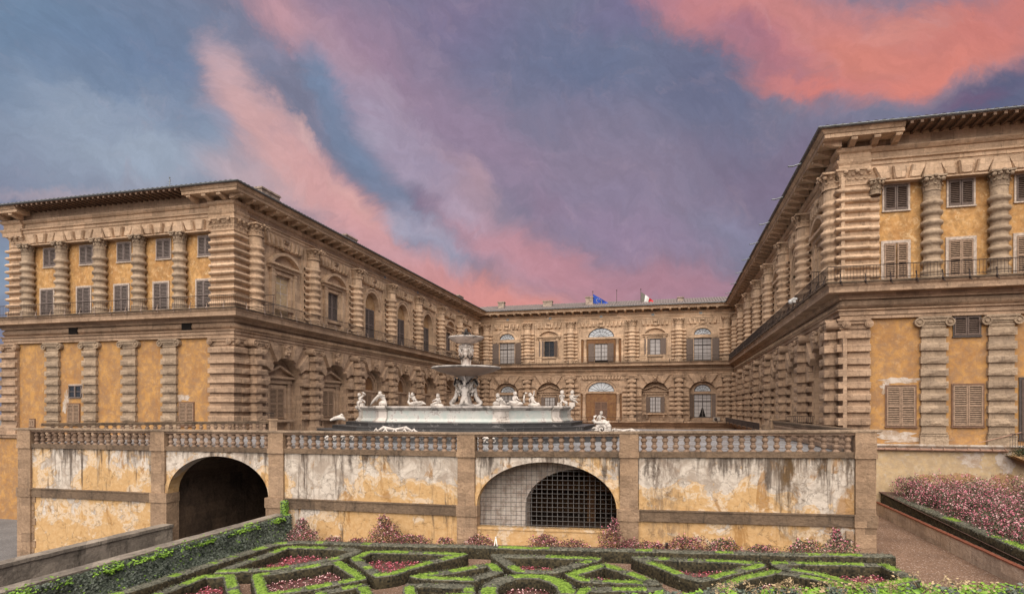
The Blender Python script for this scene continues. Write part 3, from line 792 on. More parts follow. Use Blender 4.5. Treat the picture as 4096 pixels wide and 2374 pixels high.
for i in range(9):
    y = YR+3.5+i*6.6
    mb = MB(); mb.tube([(XR-1.6, y, 16.05), (XR-2.2, y-.3, 15.8), (XR-2.5, y-.4, 15.78)], .05, 6); mb.build('rain_spout', M['gutter'], roof)
def chimney(x, y, w, d, z1):
    mb = MB(); mb.box(x-w/2, x+w/2, -y-d/2, -y+d/2, 16.0, z1-.12); mb.box(x-w/2-.1, x+w/2+.1, -y-d/2-.1, -y+d/2+.1, z1-.12, z1-.03)
    for k in range(4): mb.box(x-w/2-.06+k*w/3.2, x-w/2+.1+k*w/3.2, -y-d/2-.06, -y+d/2+.06, z1-.03, z1+.05)
    mb.build('chimney', M['chim'], roof)
chimney(-33.9, 46.8, .9, 2.5, 18.75); chimney(-33.9, 60.9, .9, 2.4, 18.6); chimney(-33.9, 97.5, .9, 2.4, 18.6)
chimney(-27.95, 103, 1.05, 1, 18.25); chimney(-19.8, 103, 1.5, 1, 18.1); chimney(-12.75, 103, 1.2, 1, 18.45); chimney(1.9, 103, .9, 1, 17.75)
roofs_done = True
# --- unseen solid blocks behind the faces, added to stop light leaking through
mb = MB()
mb.box(-52.6, XL-1.3, -75, -YL-.9, -12, 16.0); mb.box(XL-1.5, XL-1.3, -108, -70, -12, 16.0); mb.box(XL-1.5, XR+1.5, -108, -YC-1.3, -12, 16.0)
mb.box(XR+1.3, 34, -108, -YR-.9, -12, 16.0)
pbuild(mb, 'core_light_block', M['hole'])

# ------------------------------------------------------------------ windows
def shutter_mb(w, h, sgn=0, slat=.105):
    mb = MB(); fw = .075
    mb.box(0, fw, 0, .05, 0, h); mb.box(w-fw, w, 0, .05, 0, h); mb.box(fw, w-fw, 0, .05, 0, .1); mb.box(fw, w-fw, 0, .05, h-.1, h)
    if h > 1.9: mb.box(fw, w-fw, 0, .05, h*.48, h*.48+.08)
    z = .12
    while z < h-.14:
        mb.add([(fw, -.045, z), (w-fw, -.045, z), (w-fw, -.005, z+slat*.5), (fw, -.005, z+slat*.5), (fw, -.03, z-.012), (w-fw, -.03, z-.012)], [(0, 1, 2, 3), (0, 1, 5, 4)]); z += slat
    mb.box(fw, w-fw, -.01, -.006, .05, h-.05, mi=1)
    return mb
_cache = {}
def cached(key, fn):
    if key not in _cache: _cache[key] = fn()
    return _cache[key]
def shut_mesh(w, h, mat):
    return cached(('sh', round(w, 2), round(h, 2), mat), lambda: shutter_mb(w, h).mesh('shutter', [M[mat], M['hole']]))
def closed_window(fac, uc, w, z0, z1, mat='shut_grey', frame=('frame_pale', .12), n=0., label=None, ajar=(0, 0), name='window'):
    rz, pos = FAC[fac]; x, y = pos(uc); h = z1-z0
    fm, fw = frame
    def mk():
        mb = MB()
        if fw:
            mb.box(-w/2-fw, -w/2, -.05, .05, -.02, h+fw); mb.box(w/2, w/2+fw, -.05, .05, -.02, h+fw); mb.box(-w/2, w/2, -.05, .05, h, h+fw)
        mb.box(-w/2-fw-.03, w/2+fw+.03, -.05, .09, -.1, -.02)
        return mb.mesh('window', M[fm])
    me = cached(('cw', w, h, fm, fw), mk)
    cc, ss = math.cos(rz), math.sin(rz); nx, ny = ss, -cc
    o = pinst(name, me, x+nx*n, y+ny*n, rz, z0, label)
    hw = w/2-.02
    for s_, a in ((-1, ajar[0]), (1, ajar[1])):
        sme = shut_mesh(hw, h-.04, mat)
        if s_ < 0: inst('shutter', sme, o, (-w/2+.01, -.03, .01), -R(a))
        else: inst('shutter', sme, o, (w/2-.01, -.03, .01), R(a), (-1, 1, 1))
    return o
# end-face windows, left wing
for i, (ua, ub, za, zb_) in enumerate([(-49.23,-47.89,11.38,12.83),(-45.54,-44.19,11.4,12.87),(-41.88,-40.52,11.42,12.95),(-38.18,-36.8,11.45,12.97),(-34.36,-33.02,11.45,12.96)]):
    closed_window('LE', (ua+ub)/2, 1.28, 11.42, 12.9, 'shut_grey', ('frame_pale', .06), .02)
for i, (ua, ub) in enumerate([(-49.58,-48.12),(-45.86,-44.42),(-42.15,-40.74),(-38.48,-36.98),(-34.53,-33.12)]):
    closed_window('LE', (ua+ub)/2, 1.28, 7.42, 9.58, 'shut_grey', ('frame_pale', .13), .02, ajar=(0, (0, 5, 0, 9, 3)[i]))
closed_window('LE', -46.16, 1.2, -1.33, .34, 'shut_brown', ('frame_brown', .05), .02)
closed_window('LE', -35.4, 1.3, -1.3, .41, 'shut_brown', ('frame_brown', .05), .02)
closed_window('LE', -50.4, .55, -1.55, -.9, 'shut_brown', ('frame_brown', .03), .02)
for uc in (12.9, 16.2, 19.52): closed_window('RE', uc, 1.24, 11.56, 13.02, 'shut_dark', ('frame_pale', .1), .02)
for uc, aj in ((12.88, (3, 14)), (16.2, (12, 2)), (19.52, (0, 6))): closed_window('RE', uc, 1.22, 7.5, 9.62, 'shut_brown', ('frame_pale', .16), .02, ajar=aj)
closed_window('RE', 16.5, 1.3, 4.12, 5.25, 'shut_dark', ('frame_dark', .05), .02)
closed_window('RE', 13.14, 1.5, -1.06, 1.28, 'shut_brown', ('frame_brown', .06), .02)
closed_window('RE', 16.54, 1.5, -1.03, 1.33, 'shut_brown', ('frame_brown', .06), .02)
closed_window('RE', 19.9, 1.5, -1.75, 1.6, 'shut_dark', ('frame_dark', .12), .02)
def glazed(parent, w, h, nx, nz_, mat, loc, arch=0, bar='frame_dark', t=.05, name='pane', n=0.):
    """pane with its glazing bars as a child"""
    def mk():
        mb = MB()
        if arch:
            seg = 16; pts = [(w/2*math.cos(PI*i/seg), arch*math.sin(PI*i/seg)) for i in range(seg+1)]
            mb.add([(x, 0, z) for x, z in pts], [tuple(range(seg+1))])
        else: mb.add([(-w/2, 0, 0), (w/2, 0, 0), (w/2, 0, h), (-w/2, 0, h)], [(0, 1, 2, 3)])
        return mb.mesh('pane', M[mat])
    def mkb():
        mb = MB()
        if arch:
            arch_band(mb, 0, 0, w/2-.06, arch-.06, .1, 0, t, mi=0); mb.box(-w/2, w/2, 0, t, -.04, .05)
            for k in range(1, nx):
                a = PI*k/nx; r0 = .18; mb.tube([(w/2*r0*math.cos(a), -.02, arch*r0*math.sin(a)), (w/2*math.cos(a), -.02, arch*math.sin(a))], .022, 4)
            arch_band(mb, 0, 0, w*.09, arch*.18, .04, 0, .04, seg=10)
            if nz_: arch_band(mb, 0, 0, w/2*.62, arch*.62, .035, 0, .04, seg=14)
        else:
            mb.box(-w/2-.02, -w/2+.06, 0, t, 0, h); mb.box(w/2-.06, w/2+.02, 0, t, 0, h); mb.box(-w/2, w/2, 0, t, 0, .07); mb.box(-w/2, w/2, 0, t, h-.07, h)
            mb.box(-.06, .06, 0, t+.01, .07, h-.07)
            for k in range(1, nx):
                x = -w/2+w*k/nx
                if abs(x) > .05: mb.box(x-.02, x+.02, 0, .03, .07, h-.07)
            for k in range(1, nz_): z = h*k/nz_; mb.box(-w/2+.06, w/2-.06, 0, .028, z-.02, z+.02)
            if h > 2.8: mb.box(-w/2+.06, w/2-.06, 0, t+.004, h*.7-.05, h*.7+.05)
        return mb.mesh('glazing_bars', M[bar])
    o = inst(name, cached(('pn', w, h, mat, arch), mk), parent, (loc[0], -loc[1], loc[2]))
    inst('glazing_bars', cached(('gb', w, h, nx, nz_, arch, bar), mkb), parent, (loc[0], -loc[1]-.01, loc[2]))
mb = MB(); mb.box(-.71, .71, -.05, .03, -.05, 1.1)
o = pinst('window', mb.mesh('window', M['frame_pale']), -45.97, YL, 0, .8)
glazed(o, 1.26, 1.0, 2, 2, 'glass_dark', (0, .05, 0), bar='shut_grey')
# --- templates of the inner facades (local space centred on the bay)
def ped_arc(mb, hw, z0, rise, n, t=.22):
    """segmental pediment"""
    r = (hw*hw+rise*rise)/(2*rise); a0 = math.asin(hw/r)
    arch_band(mb, 0, z0+rise-r, r-t, r-t, t, 0, n, PI/2-a0, PI/2+a0, 14)
    mb.box(-hw-.04, hw+.04, 0, n+.02, z0-.16, z0+.02); mb.box(-hw+.1, hw-.1, 0, n*.5, z0-.3, z0-.16)
    pts = [((r-t)*math.sin(-a0+2*a0*i/10), z0+rise-r+(r-t)*math.cos(-a0+2*a0*i/10)) for i in range(11)]
    mb.prism([(-hw+.1, z0)]+pts+[(hw-.1, z0)], 0, .06)
def ped_tri(mb, hw, z0, rise, n, t=.2):
    for s_ in (-1, 1):
        mb.prism([(s_*(hw+.1), z0+.0), (s_*(hw+.1), z0+t*.8), (0, z0+rise+t), (0, z0+rise)][::s_], 0, n)
    mb.box(-hw-.12, hw+.12, 0, n+.02, z0-.18, z0+.004); mb.box(-hw+.1, hw-.1, 0, n*.5, z0-.34, z0-.18)
    mb.prism([(-hw, z0), (hw, z0), (0, z0+rise)], 0, .05)
def jambs(mb, x, w, z0, z1, n):
    for s_ in (-1, 1):
        a, b = sorted((s_*x, s_*(x+w))); mb.box(a, b, 0, n, z0, z1); mb.box(a-.04, b+.04, 0, n+.04, z1-.22, z1-.12); mb.box(a-.04, b+.04, 0, n+.04, z0, z0+.15)
def keyband(mb, half, z0=13.17, z1=14.03, n0=0., n1=.2, k=4, key=True, fan=1.22, kw=.22):
    """flat arch of raised, leaning voussoirs"""
    mb.box(-half, half, n0-.05, n0+.08, z0, z1)
    for s_ in (-1, 1):
        for i in range(k):
            t = (i+.75)/(k+.35)*half/1.12
            a, b = t-kw*.7, t+kw*.5
            sh = .22*(t/half)+.08
            pts = [(s_*a, z0), (s_*b, z0), (s_*(b+sh), z1-.03), (s_*(a+sh*.6), z1-.03)]
            mb.prism(pts, n0+.05, n1+.2, .07, bev=.1)
    if key:
        mb.box(-.26, .26, n0, n1+.14, z0-.1, z1-.01); mb.tube([(-.26, -(n1+.2), z1-.24), (.26, -(n1+.2), z1-.24)], .17, 10); mb.tube([(-.2, -(n1+.12), z0+.05), (.2, -(n1+.12), z0+.05)], .12, 10)
def mask_mb():
    mb = MB(); mb.prism([(-.26, 4.12), (.26, 4.12), (.36, 5.2), (-.36, 5.2)], 0, .42)
    mb.ball((0, -.5, 4.72), (.27, .24, .38), 12, 9); mb.ball((0, -.76, 4.68), (.06, .1, .12), 6, 5)
    mb.box(-.22, .22, .64, .72, 4.82, 4.88)
    for s_ in (-1, 1):
        mb.ball((s_*.13, -.68, 4.63), (.09, .09, .08), 7, 5); mb.ball((s_*.24, -.55, 4.98), (.13, .13, .13), 7, 5); mb.ball((s_*.25, -.5, 4.5), (.1, .12, .2), 7, 5)
    mb.ball((0, -.62, 4.42), (.14, .12, .14), 8, 6); mb.ball((0, -.6, 5.08), (.2, .14, .1), 8, 5)
    return mb
MASK = mask_mb().mesh('keystone_mask', M['stone_lo'])
def voussoirs(mb, r, zs, zt, half, n0, n1, cnt=13):
    for i in range(cnt):
        if i == cnt//2: continue
        raised = (i % 2 == 0)
        a0, a1 = PI*i/cnt, PI*(i+1)/cnt
        if not raised: a0 += .0; a1 -= .0
        def ray(a):
            ca, sa_ = math.cos(a), math.sin(a); L_ = 9.
            if sa_ > 1e-3: L_ = min(L_, (zt-zs)/sa_)
            if abs(ca) > 1e-3: L_ = min(L_, half/abs(ca))
            L_ = min(L_, r+1.9)
            return L_*ca, zs+L_*sa_
        p = [(r*math.cos(a0), zs+r*math.sin(a0)), ray(a0), ray(a1), (r*math.cos(a1), zs+r*math.sin(a1))]
        mb.prism(p, n0, n1+.06 if raised else n0+.05, .015, bev=.03)
def bay_up(width, hole, ped=None, key=True, kb=4):
    mb = MB(); h = width/2
    wall_face(mb, -h, h, ZM-.05, 14.05, [hole] if hole else [], 0, .45, back=False)
    keyband(mb, h-1.15, key=key, k=kb, n1=.18)
    # sunk panel edge
    for s_ in (-1, 1): a, b = sorted((s_*(h-1.15), s_*(h-1.4))); mb.box(a, b, 0, .1, ZM, 13.15)
    return mb
def mk(fn, *a): return fn(*a)
def niche_back(mb, w, z0, zs, rz, n, mi=0):
    seg = 12; pts = [(-w/2, z0)]+[(-w/2*math.cos(PI*i/seg), zs+rz*math.sin(PI*i/seg)) for i in range(seg+1)]+[(w/2, z0)]
    mb.add([(x, -n, z) for x, z in pts], [tuple(range(len(pts)))], mi=mi)
walls_up = {k: MB() for k in FAC}; walls_lo = {k: MB() for k in FAC}
frames = {}
def addbay(store, fac, uc, mb): rz, pos = FAC[fac]; x, y = pos(uc); store[fac].merge(mb, (x, y, 0), rz)
def win_parent(fac, uc, mb, mats, label=None, z=0):
    rz, pos = FAC[fac]; x, y = pos(uc)
    key = id(mb)
    me = cached(('wp', key), lambda: mb.mesh('window', mats))
    return pinst('window', me, x, y, rz, 0, label)
def shut_pair(o, w, z0, z1, mat, n=-.2, ajar=(0, 0), full=True):
    hw = w/2-.01; me = shut_mesh(hw, z1-z0, mat)
    if ajar == 'open':
        hw = w; me = shut_mesh(w, z1-z0, mat)
        return me
    inst('shutter', me, o, (-w/2, -n, z0), -R(ajar[0])); inst('shutter', me, o, (w/2, -n, z0), R(ajar[1]), (-1, 1, 1))
def open_pair(o, xin, w, z0, z1, mat, n=.05, angs=(12, 12)):
    me = cached(('so', round(w, 2), round(z1-z0, 2), mat), lambda: shutter_mb(w, z1-z0).mesh('shutter', [M[mat], M[mat]]))
    inst('shutter', me, o, (-xin, -n-.05, z0), -R(180-angs[0])); inst('shutter', me, o, (xin, -n-.05, z0), R(180-angs[1]), (-1, 1, 1))
# aedicule, upper
def f_aed(w=1.9, z0=8.4, z1=11.1, hw=2.0):
    mb = MB()
    jambs(mb, w/2, .28, z0-.1, z1+.05, .12); mb.box(-w/2-.28, w/2+.28, 0, .12, z1, z1+.28)
    jambs(mb, w/2+.38, .36, ZM+.05, z1+.35, .26); mb.box(-hw-.05, hw+.05, 0, .3, z1+.35, z1+.62)
    ped_arc(mb, hw+.1, z1+.78, 1.05, .5); mb.box(-w/2-.35, w/2+.35, 0, .2, z0-.3, z0-.08)
    return mb
F_AED_L = f_aed(2.0, 8.4, 11.0); F_AED_C = f_aed(1.7, 8.46, 11.05, 1.85)
B_AED_8 = bay_up(8, (-1.0, 1.0, 8.4, 11.0, 0)); B_AED_7 = bay_up(7.2, (-.85, .85, 8.46, 11.05, 0), kb=3)
B_BLOCK_8 = bay_up(8, (-1.0, 1.0, ZM+.1, 11.0, 0))
# arched niche, upper side wings
def f_uparch(hw=1.65, zs=10.85):
    mb = MB(); arch_band(mb, 0, zs, hw, hw, .5, 0, .14, legs=ZM); arch_band(mb, 0, zs, hw+.32, hw+.32, .16, .14, .22, legs=ZM)
    mb.box(-hw-.55, -hw, 0, .2, zs-.2, zs); mb.box(hw, hw+.55, 0, .2, zs-.2, zs)
    return mb
F_ARCH = f_uparch(); B_ARCH_8 = bay_up(8, (-1.65, 1.65, ZM, 10.85, 1.65))
def upper_left_window(fac, uc, kind, mat='shut_grey'):
    if kind == 'blocked':
        addbay(walls_up, fac, uc, B_BLOCK_8); o = win_parent(fac, uc, F_AED_L, M['stone_up'])
        mb = cached('blockp', lambda: wp_block()); inst('painted_panel', mb, o, (0, 0, 0))
    elif kind == 'aed':
        addbay(walls_up, fac, uc, B_AED_8); o = win_parent(fac, uc, F_AED_L, M['stone_up']); shut_pair(o, 2.0, 8.42, 10.98, mat, -.12)
    else:
        addbay(walls_up, fac, uc, B_ARCH_8); o = win_parent(fac, uc, F_ARCH, M['stone_up'])
        b = cached('nb', lambda: niche_mesh()); inst('niche_back', b, o); shut_pair(o, 2.5, ZM+.1, 10.75, mat, -.36)
def wp_block():
    mb = MB(); mb.box(-1.0, 1.0, -.22, -.18, ZM+.1, 11.0)
    for x0, x1 in ((-.86, -.06), (.06, .86)):
        for z0, z1 in ((7.6, 8.5), (8.62, 9.5), (9.62, 10.3), (10.4, 10.85)): mb.box(x0, x1, -.18, -.165, z0, z1, mi=1)
    return mb.mesh('painted_panel', [M['white_patch'], M['plaster_base']])
def niche_mesh():
    mb = MB(); niche_back(mb, 3.4, ZM-.1, 10.85, 1.7, -.44); return mb.mesh('niche_back', M['plaster_warm'])
KL = ['blocked', 'aed', 'arch', 'arch', 'arch', 'aed', 'aed']
for i, k in enumerate(KL): upper_left_window('LI', YCOLS[i]+4, k)
KR = ['blocked', 'arch', 'aed', 'arch', 'arch', 'aed', 'aed']
for i, k in enumerate(KR): upper_left_window('RI', YCOLR[i]+4, k, 'shut_grey')
# lower side bays
def bay_lo(width, r, zs, depth=.75, floor=ZF, rect=None):
    mb = MB(); h = width/2; wall_face(mb, -h, h, ZF-.1, 5.26, [(-r, r, floor, zs, r)], .12, depth+.12, seg=20)
    voussoirs(mb, r, zs, 5.24, h-.7, .12, .42)
    return mb
B_LO8 = bay_lo(8, 2.3, 1.9, .62); B_LO7 = bay_lo(7.2, 2.15, 2.05, .6)
def f_loped(w=2.0, z0=-.88, z1=1.65, hw=2.05, n=-.61, W=2.28):
    mb = MB(); niche_back(mb, 2*W+.02, ZF, 1.9, 2.3, n-.005)
    t = MB(); jambs(t, w/2, .24, z0-.05, z1+.02, .12); t.box(-w/2-.24, w/2+.24, 0, .12, z1, z1+.26)
    jambs(t, w/2+.42, .3, z0-.1, z1+.4, .2); t.box(-hw+.1, hw-.1, 0, .24, z1+.4, z1+.66)
    ped_tri(t, hw, z1+.98, .75, .42); t.box(-hw+.1, hw-.1, 0, .5, z0-.3, z0-.1)
    for s_ in (-1, 1): t.prism([(s_*1.3-.15, z0-.3), (s_*1.3+.15, z0-.3), (s_*1.3+.1, z0-1.0), (s_*1.3-.1, z0-1.0)], 0, .35)
    mb.merge(t, (0, -n, 0)); return mb
F_LOPED = f_loped(); F_LOPED_C = f_loped(1.75, -.74, 1.78, 1.95, -.6, 2.15)
def f_loarch(w=2.0, z1=1.45, W=2.28, n=-.61):
    mb = MB(); t = MB()
    niche_back(mb, 2*W+.02, ZF, 1.9, 2.3, n-.005)
    arch_band(t, 0, 1.95, 1.45, 1.45, .55, 0, .2); arch_band(t, 0, 1.95, 1.75, 1.75, .25, .2, .32)
    t.box(-2.2, 2.2, 0, .3, 1.72, 1.92); t.box(-1.9, 1.9, 0, .18, 1.55, 1.72)
    jambs(t, w/2, .3, ZF, z1, .14); jambs(t, w/2+.45, .4, ZF, z1+.1, .1); t.box(-w/2-.3, w/2+.3, 0, .14, z1, z1+.2)
    mb.merge(t, (0, -n, 0)); return mb
F_LOARCH = f_loarch()
def lower_side(fac, uc, kind):
    addbay(walls_lo, fac, uc, B_LO8)
    rz, pos = FAC[fac]; x, y = pos(uc)
    pinst('keystone_mask', MASK, x, y, rz)
    o = win_parent(fac, uc, F_LOPED if kind == 'ped' else F_LOARCH, M['stone_lo'])
    if kind == 'ped': shut_pair(o, 1.96, -.88, 1.63, 'shut_brown', -.53)
    else:
        shut_pair(o, 1.96, ZF+.1, 1.43, 'shut_brown', -.53)
        inst('lunette_panel', cached('lunp', lambda: lun_mesh()), o)
def lun_mesh():
    mb = MB(); niche_back(mb, 2.9, 1.93, 1.95, 1.45, -.59); return mb.mesh('lunette_panel', M['plaster_rust'])
for i, k in enumerate(['ped', 'ped', 'arch', 'arch', 'arch', 'ped', 'ped']):
    lower_side('LI', YCOLS[i]+4, k); lower_side('RI', YCOLR[i]+4, k)
# --- centre block
def f_cen_up():           # french window under a fanlight
    mb = MB(); arch_band(mb, 0, 11.45, 1.32, 1.05, .78, 0, .12); arch_band(mb, 0, 11.45, 1.85, 1.58, .25, .12, .2)
    mb.box(-2.2, 2.2, 0, .16, 10.98, 11.42); mb.box(-.3, .3, .16, .22, 11.1, 11.35)
    mb.box(-1.75, -1.42, 0, .12, ZM, 10.98); mb.box(1.42, 1.75, 0, .12, ZM, 10.98); return mb
F_CUP = f_cen_up()
b_ = MB(); wall_face(b_, -3.6, 3.6, ZM-.05, 14.05, [(-1.32, 1.32, 11.45, 11.46, 1.04)], 0, .3); B_CUP = b_
def bay_two(width, lo, up, zlo, ztop, n=0, d=.3, key=True, kb=3):
    """two stacked openings: rectangle below, fanlight above"""
    mb = MB(); h = width/2; (w1, za, zb2) = lo; (w2, zs, rz) = up
    wall_face(mb, -h, h, zlo, (zb2+zs)/2, [(-w1/2, w1/2, za, zb2, 0)], n, d); wall_face(mb, -h, h, (zb2+zs)/2, ztop, [(-w2/2, w2/2, zs, zs+.002, rz)], n, d)
    if key: keyband(mb, h-1.15, k=kb, n1=.18)
    return mb
B_CUP = bay_two(7.2, (2.6, ZM+.1, 10.95), (2.6, 11.47, 1.02), ZM-.05, 14.05)
B_CMID = bay_two(9.9, (2.1, ZM+.1, 10.44), (4.2, 11.5, 1.5), ZM-.05, 14.05, n=-.0, kb=5)
XB = [(XCEN[i]+XCEN[i+1])/2 for i in range(5)]
for i, uc in enumerate(XB):
    if i in (0, 4):
        addbay(walls_up, 'CE', uc, B_CUP); o = win_parent('CE', uc, F_CUP, M['stone_up'])
        glazed(o, 2.6, 3.5, 4, 6, 'glass_curtain', (0, -.2, ZM+.15)); glazed(o, 2.56, 1, 6, 1, 'glass_sky', (0, -.15, 11.47), arch=1.0)
        open_pair(o, 1.42, 1.05 if i else 1.15, ZM+.1, 10.85, 'shut_mid', .08, (8, 14))
    elif i in (1, 3):
        addbay(walls_up, 'CE', uc, B_AED_7); o = win_parent('CE', uc, F_AED_C, M['stone_up'])
        glazed(o, 1.66, 2.55, 2, 4, 'glass_curtain' if i == 3 else 'glass_dark', (0, -.15, 8.48)); open_pair(o, .87, .8, 8.5, 11.05, 'shut_mid', .14, (6, 40 if i == 1 else 10))
    else:
        addbay(walls_up, 'CE', uc, B_CMID)
        mb = MB(); arch_band(mb, 0, 11.48, 2.12, 1.52, .35, 0, .1); mb.box(-3.5, 3.5, 0, .16, 11.18, 11.46)
        for s_ in (-1, 1):
            mb.lathe([(.34, ZM), (.34, ZM+.2), (.27, ZM+.3), (.24, 11.0), (.33, 11.1), (.33, 11.18)], (s_*2.6, -.1, 0), 12); mb.box(s_*3.4-.14, s_*3.4+.14, 0, .14, ZM, 11.18)
        o = win_parent('CE', uc, mb, M['stone_up']); t = MB(); t.box(-2.35, -1.08, 0, .03, ZM+.1, 11.17); t.box(1.08, 2.35, 0, .03, ZM+.1, 11.17); t.box(-1.08, 1.08, 0, .03, 10.46, 11.17)
        t.box(-3.25, -2.85, 0, .03, ZM+.1, 11.17); t.box(2.85, 3.25, 0, .03, ZM+.1, 11.17)
        inst('painted_panel', t.mesh('painted_panel', M['plaster_rust']), o)
        glazed(o, 2.1, 2.7, 4, 4, 'glass_curtain', (0, -.15, 7.72)); glazed(o, 4.1, 1, 9, 1, 'glass_sky', (0, -.12, 11.5), arch=1.48)
        open_pair(o, 1.1, .95, 7.55, 10.45, 'shut_mid', .1, (6, 12))
# lower centre
F_CLO = MB(); arch_band(F_CLO, 0, 2.6, 1.3, 1.12, .3, -.5, -.38); arch_band(F_CLO, 0, 2.3, 1.95, 1.95, .3, -.1, .02, legs=ZF); F_CLO.box(-2.1, 2.1, -.5, -.3, 2.2, 2.55)
F_CLO.box(-1.65, -1.34, -.5, -.38, ZF, 2.2); F_CLO.box(1.34, 1.65, -.5, -.38, ZF, 2.2)
B_CLOU = bay_lo(7.2, 2.15, 2.05, .62)
BK = bay_two(4.4, (2.6, -1.5, 2.2), (2.56, 2.6, 1.08), ZF, 4.3, n=-.5, d=.25, key=False)
for i, uc in enumerate(XB):
    x = uc
    if i in (0, 4):
        addbay(walls_lo, 'CE', uc, B_CLOU); addbay(walls_lo, 'CE', uc, BK); o = win_parent('CE', uc, F_CLO, M['stone_lo'])
        glazed(o, 2.56, 3.66, 4, 6, 'glass_curtain', (0, -.62, -1.48)); glazed(o, 2.5, 1, 6, 1, 'glass_sky', (0, -.62, 2.6), arch=1.06)
        open_pair(o, 1.36, .7, -1.5, 2.1, 'shut_mid', -.36, (25, 25))
        if i == 4: inst('curtain_gap', cached('cg', lambda: MB().prism([(-.55, -1.4), (.5, -1.4), (.0, .3)], -.615, -.61).mesh('curtain_gap', M['hole'])), o)
        pinst('keystone_mask', MASK, x, YC, 0)
    elif i in (1, 3):
        addbay(walls_lo, 'CE', uc, B_CLOU); o = win_parent('CE', uc, F_LOPED_C, M['stone_lo'])
        glazed(o, 1.7, 2.5, 4, 4, 'glass_curtain', (0, -.55, -.72)); open_pair(o, .9, .55, -.74, 1.78, 'shut_mid', -.42, (20, 20)); pinst('keystone_mask', MASK, x, YC, 0)
    else:
        b2 = MB(); h = 4.95; wall_face(b2, -h, h, ZF-.1, 2.55, [], .0); wall_face(b2, -h, h, 2.55, 5.26, [(-2.15, 2.15, 2.65, 2.652, 1.55)], 0, .3)
        b2.box(-3.7, -3.5, 0, .12, ZF, 4.7); b2.box(3.5, 3.7, 0, .12, ZF, 4.7); b2.box(-3.7, 3.7, 0, .12, 4.7, 4.9)
        keyband(b2, 3.5, 4.55, 5.22, k=6, n1=.14, key=False, kw=.2)
        addbay(walls_lo, 'CE', uc, b2)
        mb = MB(); arch_band(mb, 0, 2.62, 2.15, 1.57, .3, 0, .12); arch_band(mb, 0, 2.62, 2.6, 2.0, .14, .0, .16); mb.box(-3.4, 3.4, 0, .16, 2.38, 2.6)
        for s_ in (-1, 1): mb.lathe([(.4, ZF), (.4, ZF+.3), (.3, ZF+.4), (.27, 2.1), (.36, 2.25), (.36, 2.38)], (s_*2.75, -.1, 0), 12)
        o = win_parent('CE', uc, mb, M['stone_lo'])
        t = MB(); t.box(-3.3, 3.3, 0, .03, ZF, 2.37); inst('painted_panel', t.mesh('painted_panel', M['plaster_rust']), o)
        glazed(o, 4.25, 1, 8, 0, 'glass_sky', (0, -.12, 2.66), arch=1.52); shut_pair(o, 2.0, -1.5, .98, 'frame_brown', .06)
# remaining wall strips and end faces
for fac, a, b in (('LI', YL, YCOLS[0]), ('LI', YCOLS[-1], YC), ('RI', YR, YCOLR[0]), ('RI', YCOLR[-1], YC), ('CE', XL, XCEN[0]), ('CE', XCEN[-1], XR)):
    if b > a:
        m1 = MB(); wall_face(m1, -(b-a)/2, (b-a)/2, ZM-.05, 14.05, []); addbay(walls_up, fac, (a+b)/2, m1)
        m2 = MB(); wall_face(m2, -(b-a)/2, (b-a)/2, ZF-.1, 5.26, [], .12); addbay(walls_lo, fac, (a+b)/2, m2)
for fac in ('LI', 'RI', 'CE'):
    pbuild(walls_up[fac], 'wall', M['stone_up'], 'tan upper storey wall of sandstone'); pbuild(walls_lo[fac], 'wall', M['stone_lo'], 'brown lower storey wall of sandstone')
for (a, b, Y, sc_) in ((-52.9, XL, YL, (-46.96, -43.17, -39.45, -35.70)), (XR, 32, YR, (14.62, 17.94, 21.26, 24.6, 27.9))):
    mb = MB(); mb.box(a, b, -Y-.9, -Y, ZM, 14.06); pbuild(mb, 'wall', M['plaster_up'], 'ochre plastered upper end wall')
    mb = MB(); mb.box(a, b, -Y-.9, -Y, ZF, 5.26); pbuild(mb, 'wall', M['plaster_lo'], 'ochre plastered lower end wall')
    # voussoir band over the end windows
    mb = MB(); t0, t1 = (a+1.95, b-1.75) if Y == YL else (a+1.32, b)
    mb.box(t0, t1, -Y, -Y+.25, 13.19, 14.04); mb.box(t0, t1, -Y, -Y+.55, 13.10, 13.18)
    cols_ = list(sc_)
    sp = cols_[1]-cols_[0]
    for cx in [cols_[0]-sp]+cols_+([cols_[-1]+sp] if Y == YL else []):
        if t0+.3 < cx < t1-.3: mb.prism([(cx-.55, 13.2), (cx+.55, 13.2), (cx+.38, 14.0), (cx-.38, 14.0)], -Y+.2, -Y+.62, .05, bev=.12)
        for q in (-.26, 0, .26):
            m = cx+sp/2+q*sp*.88; ln = q*.9
            if t0+.25 < m < t1-.25: mb.prism([(m-.3, 13.25), (m-.2, 13.19), (m+.2, 13.19), (m+.3, 13.25), (m+.36+ln, 14.0), (m-.36+ln, 14.0)], -Y+.2, -Y+.6, .09, bev=.13)
    pbuild(mb, 'flat_arch', M['stone_up'])
